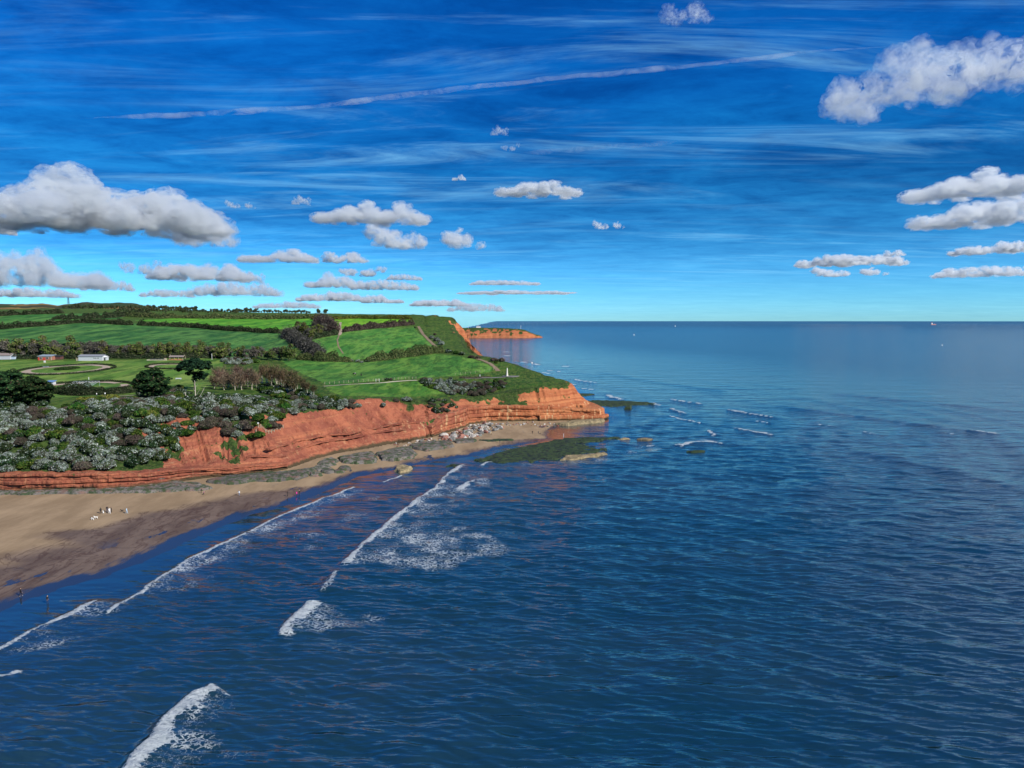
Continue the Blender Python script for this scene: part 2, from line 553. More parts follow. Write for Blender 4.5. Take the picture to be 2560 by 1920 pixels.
def poly_at(pts):
    P = at([p[0] for p in pts], [p[1] for p in pts])
    return P[:, :2]

# ------------------------------------------------------------------ land regions (world polygons)
FIELD_DEF = [
    ('field', [(700, 898), (760, 899), (870, 906), (930, 905), (1010, 895), (1090, 885), (1150, 891), (1205, 905), (1236, 921), (1225, 930), (1150, 938), (1070, 945), (1035, 947), (930, 953), (818, 962), (770, 940), (720, 915)], 0,
     'large green pasture with two dark cows above the pale footpath'),
    ('field', [(812, 966), (930, 958), (1040, 952), (1075, 965), (1112, 984), (1060, 990), (960, 992), (860, 990), (826, 980)], 1, 'narrow green pasture between the pale footpath and the cliff top scrub'),
    ('field', [(-420, 1002), (-420, 902), (0, 901), (280, 901), (560, 898), (545, 960), (440, 985), (330, 986), (0, 1002)], 2, 'mown grass park field with ring paths and huts'),
    ('field', [(-420, 893), (-420, 824), (0, 819), (90, 812), (200, 804), (300, 808), (400, 812), (480, 816), (560, 823), (690, 829), (722, 848), (745, 868), (640, 890), (560, 893)], 3, 'large dark green crop field on the hill behind the tree belt'),
    ('field', [(770, 852), (860, 832), (950, 820), (1035, 817), (1048, 835), (1072, 855), (1098, 874), (1000, 884), (890, 900), (850, 898), (800, 884)], 4, 'sloping green pasture crossed by a faint curved track'),
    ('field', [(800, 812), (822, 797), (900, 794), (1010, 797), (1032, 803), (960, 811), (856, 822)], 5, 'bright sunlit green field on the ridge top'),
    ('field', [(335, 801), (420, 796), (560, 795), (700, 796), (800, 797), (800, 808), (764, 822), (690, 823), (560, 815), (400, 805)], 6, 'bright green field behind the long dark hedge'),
    ('field', [(-420, 815), (-420, 792), (0, 790), (130, 785), (325, 783), (300, 797), (130, 801), (0, 812)], 7, 'pale green upland field at the far left'),
]
FIELDS = [(n_, poly_at(p_), m_, l_) for n_, p_, m_, l_ in FIELD_DEF]

def region_of(x, y, info):
    """0 sand, 1 cliff, 2 rough grass, 3.. fields"""
    r = np.full(x.shape, 2)
    for i, (_, P, _, _) in enumerate(FIELDS):
        r = np.where(in_poly(x, y, P), 3 + i, r)
    r = np.where(info['cliff'], 1, r)
    r = np.where(info['d'] <= 0.05, 0, r)
    return r

# ------------------------------------------------------------------ land mesh, finer where it is steep
NA, NR = 800, 520
_az = np.arctan((np.concatenate([np.linspace(-2400, -330, 60, endpoint=False), np.linspace(-330, 1545, NA - 60)]) - 1280) / FOC)
_rf = np.geomspace(98, 1750, 1000)
XX = np.sin(_az)[:, None] * _rf; YY = np.cos(_az)[:, None] * _rf
ZZ = terrain(XX, YY)
dz = np.diff(ZZ, axis=1); dr = np.diff(_rf)[None]
rm = (_rf[1:] + _rf[:-1])[None] / 2
ds = np.sqrt((EYE * .8 * dr / rm ** 2) ** 2 + (dz / rm) ** 2 * 1.6) + .05 * dr / rm
_k = np.ones(9) / 9
ds = np.apply_along_axis(lambda v: np.convolve(np.pad(v, 4, 'edge'), _k, 'valid'), 0, ds)   # smooth between neighbours
cs = np.concatenate([np.zeros((NA, 1)), np.cumsum(ds, 1)], 1)
RR = np.empty((NA, NR))
for i in range(NA):
    RR[i] = np.interp(np.linspace(0, cs[i, -1], NR), cs[i], _rf)
TX = np.sin(_az)[:, None] * RR; TY = np.cos(_az)[:, None] * RR
TZ, TI = terrain(TX, TY, True)
cx_ = (TX[:-1, :-1] + TX[1:, 1:]) / 2; cy_ = (TY[:-1, :-1] + TY[1:, 1:]) / 2
avg = lambda a: (a[:-1, :-1] + a[1:, 1:] + a[1:, :-1] + a[:-1, 1:]) / 4
_mx = lambda a: np.maximum(np.maximum(a[:-1, :-1], a[1:, 1:]), np.maximum(a[1:, :-1], a[:-1, 1:]))
REG = region_of(cx_, cy_, dict(d=_mx(TI['d']), cliff=avg(TI['cliff'].astype(float)) > .2))
# plant cover of the land
n1 = fbm(TX / 7., TY / 7., 4, .6, 51); n2 = fbm(TX / 2.2, TY / 2.2, 3, .6, 52)
frac = np.clip((TI['hc'] - TI['zb']) / np.maximum(TI['top'] - TI['zb'], 4), 0, 1)
PLANT = sst(TI['veg'] * 1.5 - .62 + n1 * .75 + n2 * .35 + sst(frac, .80, 1.05) * .9 - sst(.22 - frac, 0, .12) * .9, -.06, .14)
PLANT = np.where(TI['cliff'], PLANT, 1.0)
PLANT = np.where(TI['hc'] < TI['zb'] + TI['wall'] * .9 + .2, PLANT * .06, PLANT)
_fr = TI['dw'] / (TI['dw'] + np.maximum(-TI['d'], 0) + 1e-6)
WETN = np.where(TI['dw'] < 0, 1, sst(.47 - .26 * sst(TI['s'], 11, 15) + .16 * fbm(TX / 30., TY / 12., 3, .5, 61) - _fr, 0, .15))

def sub_mesh(name, mask):
    fi, fj = np.nonzero(mask)
    a = fi * NR + fj
    F = np.stack([a, a + NR, a + NR + 1, a + 1], 1)
    used, inv = np.unique(F, return_inverse=True)
    F = inv.reshape(F.shape)
    V = np.stack([TX.ravel(), TY.ravel(), TZ.ravel()], 1)[used]
    at_ = dict(plant=PLANT.ravel()[used], wet=WETN.ravel()[used], shore=TI['dw'].ravel()[used], along=TI['s'].ravel()[used], hgt=(TI['hc'] - TI['zb']).ravel()[used])
    return mesh_np(name, V, F, True, at_)

# ------------------------------------------------------------------ land materials
def grass_mat(name, c_dark, c_mid, c_light, patch=.05, blot=.35, rough=.9, mow=0.0):
    c_dark, c_mid, c_light = [(c[0] * 1.22, c[1] * 1.12, c[2] * 1.05) for c in (c_dark, c_mid, c_light)]
    m, nt = new_mat(name)
    p = nt.pos()
    big = nt.noise(p, patch, 5, .62)
    mid = nt.noise(nt.pos((1, .22, 1), .12), blot, 6, .72)
    col = nt.mix(nt.sstep(big, .32, .68), c_dark, c_mid)
    col = nt.mix(nt.math('MULTIPLY', nt.sstep(mid, .42, .60), .75), col, c_light)
    dk = nt.noise(nt.pos((1, .25, 1), -.1), blot * 1.9, 5, .72)
    col = nt.mix(nt.math('MULTIPLY', nt.sstep(dk, .49, .60), .62), col, tuple(c * .42 for c in c_dark))
    b = nt.bump(nt.noise(p, 1.6, 4, .7), .9, .6)
    finish(nt, principled(nt, col, rough, b, spec=.12))
    return m
GRASS = [  # tones differ by crop, and partly by sun and cloud shade put into them
    grass_mat('pasture_grass', (.028, .105, .020), (.046, .160, .025), (.115, .245, .042), .02, .11),
    grass_mat('clifftop_grass', (.030, .11, .016), (.052, .160, .021), (.120, .225, .036), .03, .16),
    grass_mat('park_grass', (.040, .12, .020), (.080, .175, .028), (.165, .24, .055), .02, .10),
    grass_mat('crop', (.018, .076, .022), (.030, .120, .029), (.085, .205, .048), .03, .085),
    grass_mat('slope_pasture', (.028, .115, .022), (.046, .170, .027), (.115, .245, .044), .02, .10),
    grass_mat('sunlit_ridge_grass', (.065, .22, .012), (.11, .30, .016), (.18, .36, .03), .015, .06),  # brightest green: sunlight on the ridge partly painted into the grass
    grass_mat('sunlit_upper_grass', (.032, .17, .014), (.060, .22, .018), (.12, .30, .03), .015, .06),  # brightened as well, sunlight put into the colour
    grass_mat('upland_grass', (.020, .10, .024), (.036, .14, .028), (.085, .20, .045), .015, .06),
]
ROUGH = grass_mat('rough_grass', (.012, .045, .008), (.035, .10, .012), (.10, .14, .03), .07, .5)

def cliff_mat():
    m, nt = new_mat('red_cliff')
    g = nt.n('ShaderNodeNewGeometry')
    sp = nt.n('ShaderNodeSeparateXYZ', {0: g.outputs['Position']})
    wob = nt.noise(nt.pos(), .035, 3)
    zz_ = nt.math('ADD', sp.outputs[2], nt.math('MULTIPLY', wob, 5.0))
    lay_v = nt.n('ShaderNodeCombineXYZ', {0: nt.math('MULTIPLY', sp.outputs[0], .02), 1: nt.math('MULTIPLY', sp.outputs[1], .02), 2: zz_})
    lay = nt.noise(lay_v.outputs[0], .85, 5, .62)
    lay2 = nt.noise(lay_v.outputs[0], 2.6, 3, .6)
    streak = nt.noise(nt.pos((1.1, 1.1, .07)), .9, 5, .65)
    blotch = nt.noise(nt.pos(), .10, 5, .62)
    col = nt.mix(nt.sstep(blotch, .30, .70), (.19, .058, .038), (.33, .110, .060))
    col = nt.mix(nt.math('MULTIPLY', nt.sstep(lay, .52, .70), .42), col, (.44, .165, .075))
    col = nt.mix(nt.math('MULTIPLY', nt.sstep(lay, .44, .30), .50), col, (.135, .032, .020))
    col = nt.mix(nt.math('MULTIPLY', nt.sstep(streak, .52, .74), .55), col, (.40, .17, .085))
    col = nt.mix(nt.math('MULTIPLY', nt.sstep(streak, .46, .30), .60), col, (.12, .030, .018))
    col = nt.mix(nt.math('MULTIPLY', nt.sstep(nt.attr('along'), 20.0, 25.0), .55), col, nt.mix(nt.sstep(lay, .35, .65), (.30, .085, .028), (.50, .20, .075)))  # brighter orange towards the point: its sunlit look put into the rock colour
    # pale bands in the hard beds, rusty and buff stains on the wall
    hg = nt.attr('hgt')
    onwall = nt.sstep(hg, 9.5, 7.5)
    st2 = nt.noise(nt.pos((.55, .55, .05)), 1.0, 4, .7)
    right = nt.sstep(nt.attr('along'), 17.5, 19.5)
    col = nt.mix(nt.math('MULTIPLY', nt.math('MULTIPLY', onwall, nt.sstep(st2, .55, .66)), nt.math('MULTIPLY_ADD', right, .6, .25)), col, (.50, .33, .17))
    col = nt.mix(nt.math('MULTIPLY', nt.math('MULTIPLY', onwall, nt.sstep(st2, .40, .30)), .8), col, (.055, .022, .014))
    col = nt.mix(nt.math('MULTIPLY', nt.sstep(lay2, .66, .74), .55), col, (.62, .40, .24))
    # weed and damp at the very foot
    foot = nt.sstep(nt.math('ADD', hg, nt.math('MULTIPLY', nt.noise(nt.pos(), .35, 3), 2.2)), 2.7, 1.6)
    col = nt.mix(nt.math('MULTIPLY', foot, .85), col, (.030, .040, .022))
    gn = nt.noise(nt.pos(), .45, 6, .72)
    green = nt.mix(nt.sstep(gn, .35, .66), (.012, .032, .008), (.050, .085, .018))
    green = nt.mix(nt.sstep(nt.noise(nt.pos(), 1.3, 4, .7), .52, .72), green, (.14, .12, .055))
    edge = nt.noise(nt.pos(), .9, 5, .75)
    pf = nt.sstep(nt.math('ADD', nt.attr('plant'), nt.math('MULTIPLY_ADD', edge, .9, -.45)), .40, .60)
    spots = nt.sstep(nt.noise(nt.pos(), .38, 5, .66), .63, .69)
    pf = nt.math('MAXIMUM', pf, nt.math('MULTIPLY', spots, nt.sstep(hg, 2.5, 5.0)))
    col = nt.mix(pf, col, green)
    h = nt.math('ADD', nt.math('MULTIPLY', lay2, .5), nt.math('ADD', streak, nt.math('MULTIPLY', nt.noise(nt.pos(), 1.2, 5, .7), .8)))
    finish(nt, principled(nt, col, .92, nt.bump(h, .9, .55), spec=.12))
    return m
CLIFF = cliff_mat()

def sand_mat():
    m, nt = new_mat('beach_sand')
    p = nt.pos()
    wet = nt.attr('wet'); shore = nt.attr('shore')
    a = nt.noise(nt.pos((1, .35, 1), -.35), .12, 6, .68)
    rip = nt.noise(nt.pos((.35, 1.3, 1), -.45), .55, 5, .7)
    dry = nt.mix(nt.sstep(a, .35, .68), (.215, .150, .088), (.30, .215, .130))
    wetc = nt.mix(nt.sstep(a, .35, .65), (.085, .058, .046), (.145, .105, .082))
    col = nt.mix(nt.math('MULTIPLY', wet, .95), dry, wetc)
    col = nt.mix(nt.math('MULTIPLY', nt.sstep(rip, .54, .70), nt.math('MULTIPLY_ADD', wet, .45, .10)), col, (.035, .026, .024))
    # dark tide lines and red-brown weed streaks on the wet sand
    tide = nt.noise(nt.pos((.5, .16, 1), -.5), .35, 6, .62, 1.2)
    line = nt.math('ABSOLUTE', nt.math('SUBTRACT', tide, .5))
    band = nt.math('MULTIPLY', nt.sstep(shore, 2, 6), nt.math('MULTIPLY', nt.sstep(wet, .02, .4), 1.0))
    col = nt.mix(nt.math('MULTIPLY', nt.math('MULTIPLY', nt.sstep(line, .032, .006), band), .55), col, (.050, .026, .020))
    # film of water in the lowest strip and in runnels
    fn = nt.noise(nt.pos((.5, .22, 1), -.55), .30, 4, .6)
    film = nt.sstep(nt.math('ADD', shore, nt.math('MULTIPLY_ADD', fn, 14.0, -7.0)), 6.0, 3.2)
    pool = nt.math('MULTIPLY', nt.sstep(fn, .62, .66), nt.sstep(shore, 22, 8))
    film = nt.math('MAXIMUM', film, pool)
    col = nt.mix(film, col, (.022, .026, .032))
    ro = nt.math('SUBTRACT', nt.math('MULTIPLY_ADD', wet, -.30, .92), nt.math('MULTIPLY', film, .50))
    bst = nt.math('SUBTRACT', 1.0, film)
    b = nt.n('ShaderNodeBump', {'Strength': nt.math('MULTIPLY', bst, .5), 'Distance': .12, 'Height': nt.noise(nt.pos((.5, 1.4, 1), -.4), 1.4, 5, .7)})
    finish(nt, principled(nt, col, ro, b.outputs[0], spec=nt.math('MULTIPLY_ADD', film, .85, .15)))
    return m
SAND = sand_mat()

link('beach', sub_mesh('beach', (REG == 0) & (avg(TI['dw']) > -22)), SAND, kind='structure', label='sandy beach with wet dark lower strip below the red cliffs', category='beach')
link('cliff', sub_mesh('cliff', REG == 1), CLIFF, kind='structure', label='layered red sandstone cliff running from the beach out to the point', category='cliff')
link('grassland', sub_mesh('grassland', REG == 2), ROUGH, kind='structure', label='rough green clifftop grass and scrub ground between the fields', category='grassland')
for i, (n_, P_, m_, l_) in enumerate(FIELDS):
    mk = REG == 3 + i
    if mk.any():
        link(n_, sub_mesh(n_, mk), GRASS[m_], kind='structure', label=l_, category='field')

# ================================================================== SEA
SA, SR = 760, 800
_saz = np.arctan((np.concatenate([np.linspace(-2400, -200, 40, endpoint=False), np.linspace(-200, 2760, SA - 80), np.linspace(2760, 5200, 41)[1:]]) - 1280) / FOC)
_th = np.linspace(math.atan(EYE / 62.0), math.atan(EYE / 60000.0), SR)
_sr = EYE / np.tan(_th)
SX = np.sin(_saz)[:, None] * _sr; SY = np.cos(_saz)[:, None] * _sr
DR = np.abs(np.gradient(_sr))[None] + np.zeros_like(SX)
_dw, _sw, _ws = poly_dist(SX, SY, WATER)
OFF = np.where(_ws < 0, _dw, -_dw)          # metres out from the edge of the water
calm = sst(OFF, 1.0, 26.0)
SZ = np.zeros_like(SX)
wr = np.random.default_rng(11)
# swell turning in towards the shore
for lam, amp, sd in ((24, .22, 1), (17, .13, 2), (33, .20, 3)):
    env = .5 + .5 * fbm(SX / 60., SY / 60., 2, .5, 70 + sd)
    ph = OFF + 14 * fbm(SX / 70., SY / 70., 2, .5, 80 + sd)
    SZ += amp * env * np.sin(2 * math.pi * ph / lam + sd) * sst(lam / DR, 3, 6) * sst(OFF, 4, 40) * (1 - sst(OFF, 250, 600) * .7)
# wind chop
_warp = [fbm(SX / L_, SY / L_, 2, .5, 100 + i_) for i_, L_ in enumerate((5., 9., 14., 22.))]
for k in range(40):
    short = k < 26
    lam = wr.uniform(1.15, 2.9) if short else wr.uniform(4.0, 10.0)
    ang = R(80) + wr.normal(0, R(14) if short else R(24))
    kx, ky = math.cos(ang) * 2 * math.pi / lam, math.sin(ang) * 2 * math.pi / lam
    ph = kx * SX + ky * SY + wr.random() * 6.28 + 1.5 * _warp[min(3, int(lam / 1.9))]
    s_ = np.sin(ph)
    s_ = 1 - 2 * np.maximum(0, .5 - .5 * s_) ** .62 if short else s_      # sharper crests
    SZ += lam * (.0078 if short else .0050) * (s_ + .1) * sst(lam / DR, 2.0, 4.0) * (.2 + .8 * calm)
FOAM = np.zeros_like(SX)

def line_world(pts):
    return at_z([p[0] for p in pts], [p[1] for p in pts], 0.0)[:, :2]
def breaker(pts, hgt, wfoam, trail=0.0, tl=.5, sgn=1, wob=1.0, dens=1.0):
    """a breaking crest: raised lip, white front, lace behind"""
    global SZ
    P = line_world(pts)
    lo = P.min(0) - 60; hi = P.max(0) + 60
    m = (SX > lo[0]) & (SX < hi[0]) & (SY > lo[1]) & (SY < hi[1])
    if not m.any():
        return
    x, y = SX[m], SY[m]
    d, si, sd = poly_dist(x, y, P)
    u = d * sd * sgn + wob * fbm(x / 7., y / 7., 3, .55, 201)
    n = len(P) - 1
    end = sst(si, 0.02, .35) * sst(n - si, 0.02, .35)
    end = np.where((si <= 0.001) | (si >= n - .001), 0, end)
    ridge = np.where(u > 0, np.exp(-(u / .9) ** 2), np.exp(-(u / 3.4) ** 2))
    dd = DR[m]
    SZ[m] += hgt * ridge * end
    ww = np.maximum(wfoam * (.45 + 1.1 * np.clip(.5 + 1.3 * fbm(x / 5., y / 5., 2, .5, 205), 0, 1)), dd * .55)
    f = sst(u, -ww * 1.15, -ww * .45) * sst(-u, -1.0, .1) * end * dens
    if trail > 0:
        tr = np.exp(np.minimum(u, 0) / trail) * (u < .5) * end * tl * (.65 + .7 * fbm(x / 6., y / 6., 3, .6, 202))
        f = np.maximum(f, tr)
    FOAM[m] = np.maximum(FOAM[m], f)
def lace(pts, amt, soft=6.0):
    P = line_world(pts)
    lo = P.min(0) - 10; hi = P.max(0) + 10
    m = (SX > lo[0]) & (SX < hi[0]) & (SY > lo[1]) & (SY < hi[1])
    x, y = SX[m], SY[m]
    d, _, _ = poly_dist(x, y, np.concatenate([P, P[:1]]))
    d = np.where(in_poly(x, y, P), d, -d) + 3.5 * fbm(x / 9., y / 9., 3, .55, 203)
    FOAM[m] = np.maximum(FOAM[m], sst(d, -1.0, soft) * amt * (.72 + .75 * fbm(x / 5., y / 5., 3, .6, 204)))

# the lines of surf on the beach side
breaker([(250, 1539), (321, 1499), (417, 1434), (477, 1397), (564, 1356), (651, 1315), (738, 1274), (800, 1250), (845, 1233), (892, 1214)], .22, .7, 11.0, .74)
breaker([(-160, 1700), (0, 1623), (69, 1586), (174, 1539), (252, 1493)], .26, .9, 8.0, .74)
breaker([(-120, 1560), (0, 1500), (90, 1478)], .05, .5, 3.0, .35)
breaker([(696, 1600), (722, 1559), (751, 1527), (784, 1503)], .55, 2.8, 9.0, .80)
breaker([(800, 1486), (822, 1456), (846, 1424)], .50, .9, 2, .25, dens=.65)
breaker([(846, 1424), (903, 1368), (953, 1324), (1011, 1274), (1062, 1237), (1098, 1212), (1116, 1194), (1127, 1180), (1160, 1158)], .50, 1.4, 16.0, .72)
breaker([(1128, 1228), (1158, 1212), (1190, 1198)], .30, 2.2, 3.0, .3)
breaker([(1198, 1166), (1216, 1156), (1236, 1155)], .25, 2.5, 2.0, .3)
breaker([(300, 1975), (334, 1912), (369, 1868), (404, 1816), (434, 1782), (486, 1738), (545, 1711)], .75, 3.4, 7.0, .82)
breaker([(-90, 1720), (0, 1692), (66, 1676)], .2, 1.5, 3, .5)
breaker([(950, 1208), (985, 1196), (1010, 1186)], .05, .5, 2.5, .35)
lace([(960, 1345), (1120, 1300), (1286, 1340), (1290, 1375), (1185, 1425), (960, 1440), (880, 1412)], .62)
lace([(1130, 1180), (1230, 1170), (1240, 1210), (1150, 1290), (1060, 1290), (1090, 1230)], .46)
lace([(770, 1510), (870, 1520), (985, 1545), (900, 1570), (740, 1590)], .52, 4)
lace([(470, 1790), (560, 1860), (690, 1880), (560, 1918), (420, 1950), (400, 1860)], .55, 4)
lace([(60, 1605), (260, 1565), (210, 1600), (40, 1650)], .46, 3)
lace([(420, 1440), (520, 1420), (640, 1350), (800, 1290), (920, 1230), (830, 1235), (640, 1320)], .52, 4)
lace([(700, 1330), (900, 1240), (1000, 1215), (900, 1320), (760, 1400)], .40, 6)
# breakers over the reef and off the point
for pts, h, wf in [
    ([(1667, 996), (1710, 1004), (1762, 1012)], .5, 3.2), ([(1804, 1021), (1870, 1034), (1950, 1048)], .6, 3.0), ([(2029, 1061), (2090, 1067)], .4, 2.0),
    ([(2150, 1079), (2185, 1085), (2222, 1088)], .4, 2.0), ([(2335, 1081), (2412, 1090)], .5, 2.6), ([(2405, 1075), (2450, 1081), (2505, 1088)], .8, 7.0),
    ([(1877, 1049), (1940, 1062)], .3, 1.8), ([(1622, 1003), (1652, 1016)], .3, 3.0), ([(1667, 1019), (1690, 1028), (1715, 1036)], .5, 4.0),
    ([(1660, 1037), (1710, 1050), (1764, 1062)], .3, 2.0), ([(1820, 1068), (1880, 1080), (1948, 1090)], .5, 3.0), ([(1700, 1120), (1722, 1108), (1770, 1106), (1815, 1110)], .6, 6.0),
    ([(1508, 986), (1530, 994), (1560, 1001)], .5, 7.0), ([(1419, 946), (1450, 952), (1496, 959)], .4, 5.0), ([(1404, 958), (1452, 964)], .3, 4.5), ([(1395, 916), (1439, 916)], .3, 5.0),
    ([(1254, 889), (1282, 891)], .4, 8.0), ([(1284, 904), (1318, 907)], .5, 8.0), ([(1318, 908), (1352, 915)], .6, 8.0), ([(1340, 925), (1420, 931)], .3, 4.0),
    ([(1240, 880), (1320, 881)], .2, 6.0), ([(1772, 1071), (1775, 1094)], .3, 2.0), ([(1596, 1117), (1640, 1112)], .3, 3.0), ([(1440, 970), (1500, 976)], .2, 4.0), ([(1344, 930), (1380, 936)], .3, 4.0)]:
    breaker(pts, h * .8, wf * .45, wf * 2.2, .58, sgn=-1, wob=2.4)
lace([(1400, 1000), (1500, 990), (1620, 1020), (1480, 1022)], .30, 5)
lace([(1560, 1105), (1640, 1100), (1680, 1130), (1560, 1135)], .40, 4)
lace([(1250, 1162), (1400, 1150), (1520, 1140), (1540, 1150), (1400, 1170), (1260, 1174)], .42, 2)
lace([(1990, 1020), (2100, 1045), (2150, 1065), (2020, 1050)], .34, 5)
lace([(1290, 985), (1430, 985), (1440, 1000), (1420, 1008)], .40, 4)
# long dark swell faces further out
for pts, h in (([(1980, 1020), (2180, 1045), (2396, 1075)], .55), ([(1500, 930), (1640, 955), (1790, 975)], .3), ([(1290, 905), (1500, 940)], .2), ([(2100, 985), (2560, 1030)], .4), ([(2150, 1130), (2560, 1220)], .5)):
    P = line_world(pts)
    d, si, sd = poly_dist(SX, SY, P)
    n = len(P) - 1
    e_ = np.where((si <= .001) | (si >= n - .001), np.exp(-(d / 14.) ** 2), 1)
    u = d * sd
    SZ += h * e_ * np.where(u < 0, np.exp(-(u / 5.) ** 2), np.exp(-(u / 11.) ** 2))
SZ = np.maximum(SZ, -.9)
SZ *= sst(OFF, -6, 3)
fi, fj = np.nonzero(~((OFF[:-1, :-1] < -7) & (OFF[1:, 1:] < -7) & (OFF[1:, :-1] < -7) & (OFF[:-1, 1:] < -7)) & np.ones((SA - 1, SR - 1), bool))
a = fi * SR + fj
F_ = np.stack([a, a + 1, a + SR + 1, a + SR], 1)[:, ::-1]
F_ = np.stack([a, a + SR, a + SR + 1, a + 1], 1)
used, inv = np.unique(F_, return_inverse=True)
sea_me = mesh_np('sea', np.stack([SX.ravel(), SY.ravel(), SZ.ravel()], 1)[used], inv.reshape(F_.shape), True, dict(foam=FOAM.ravel()[used], off=OFF.ravel()[used]))

def sea_mat():
    m, nt = new_mat('sea_water')
    off = nt.attr('off'); foam = nt.attr('foam')
    def wv(freq, amp, rot, st=.25, det=4.0, warp_=0.0):
        v_ = nt.pos((st, 1.0, 1), R(rot))
        return nt.math('MULTIPLY', nt.noise(v_, freq, det, .6, warp_), amp)
    wt = nt.n('ShaderNodeTexWave', {'Vector': nt.pos((1, 1, 1), R(11)), 'Scale': .21, 'Distortion': 7.0, 'Detail': 3.0, 'Detail Scale': .55, 'Detail Roughness': .6}, wave_type='BANDS', bands_direction='Y', wave_profile='SIN')
    h = nt.math('MULTIPLY', wt.outputs['Fac'], .03)
    for fr_, am_, ro_, st_ in ((1.6, .030, 14, .30), (.70, .15, 9, .25), (.20, .66, 5, .26), (.055, 1.9, -6, .30)):
        h = nt.math('ADD', h, wv(fr_, am_, ro_, st_))
    calm_ = nt.sstep(off, 0.5, 22, .10, 1.0)
    bmp = nt.n('ShaderNodeBump', {'Strength': nt.math('MULTIPLY', calm_, 1.0), 'Distance': 1.0, 'Height': h})
    # silt tint in broad streaks
    silt = nt.noise(nt.pos((.5, 1, 1), R(20)), .012, 4, .6)
    col = nt.mix(nt.sstep(silt, .35, .70), (.004, .026, .033), (.015, .034, .037))
    col = nt.mix(nt.sstep(off, 60, 2), col, (.012, .030, .045))
    water = principled(nt, col, nt.math('ADD', nt.sstep(off, 20, 500, .07, .20), nt.sstep(off, 500, 6000, 0.0, .07)), bmp.outputs[0], spec=.5, IOR=2.7)
    # lace of foam
    v = nt.n('ShaderNodeTexVoronoi', {'Vector': nt.vmath('ADD', nt.pos((.75, 1, 1), R(10)), nt.vmath('SCALE', nt.noise(nt.pos(), 1.1, 3, out=1), scale=1.6)), 'Scale': 1.15}, feature='DISTANCE_TO_EDGE')
    web = nt.sstep(v.outputs[0], .22, .0)
    fn = nt.noise(nt.pos(), 2.3, 5, .75)
    pat = nt.math('MULTIPLY_ADD', web, .48, nt.math('MULTIPLY', fn, .62))
    ff = nt.math('MULTIPLY', nt.sstep(nt.math('ADD', pat, nt.math('MULTIPLY', foam, .92)), .96, 1.36), nt.sstep(foam, .04, .22, 0.0, .88))
    # scattered tiny whitecaps out at sea
    fc = nt.mix(nt.noise(nt.pos(), .9, 4, .7), (.24, .29, .31), (.68, .72, .73))
    fb = nt.bump(nt.noise(nt.pos(), 1.4, 5, .75), 1.0, .5, bmp.outputs[0])
    fo = principled(nt, fc, .85, fb, spec=.1)
    mx = nt.n('ShaderNodeMixShader', {0: ff})
    nt.t.links.new(water.outputs[0], mx.inputs[1]); nt.t.links.new(fo.outputs[0], mx.inputs[2])
    finish(nt, mx)
    return m
link('sea', sea_me, sea_mat(), kind='structure', label='choppy blue sea with white lines of surf', category='sea')

# ================================================================== ROCK BEDS, LEDGES, BOULDERS, FAR LAND
def foot_samples(i0, i1, step):
    """points along the cliff foot between two foot vertices, with outward normal, running index and foot level"""
    P = FOOT[i0:i1 + 1]
    seg = np.linalg.norm(np.diff(P, axis=0), axis=1); cum = np.concatenate([[0], np.cumsum(seg)])
    t = np.arange(0, cum[-1], step)
    x = np.interp(t, cum, P[:, 0]); y = np.interp(t, cum, P[:, 1])
    idx = np.interp(t, cum, np.arange(i0, i1 + 1))
    k = np.ones(15) / 15
    xs = np.convolve(np.pad(x, 7, 'edge'), k, 'valid'); ys = np.convolve(np.pad(y, 7, 'edge'), k, 'valid')
    tx, ty = np.gradient(xs), np.gradient(ys); l = np.hypot(tx, ty)
    nx, ny = ty / l, -tx / l                     # land lies on the left, so this points out to the beach
    zb = np.interp(idx, np.arange(len(FPAR)), FPAR[:, 0]); wall = np.interp(idx, np.arange(len(FPAR)), FPAR[:, 1])
    return t, x, y, nx, ny, idx, zb, wall

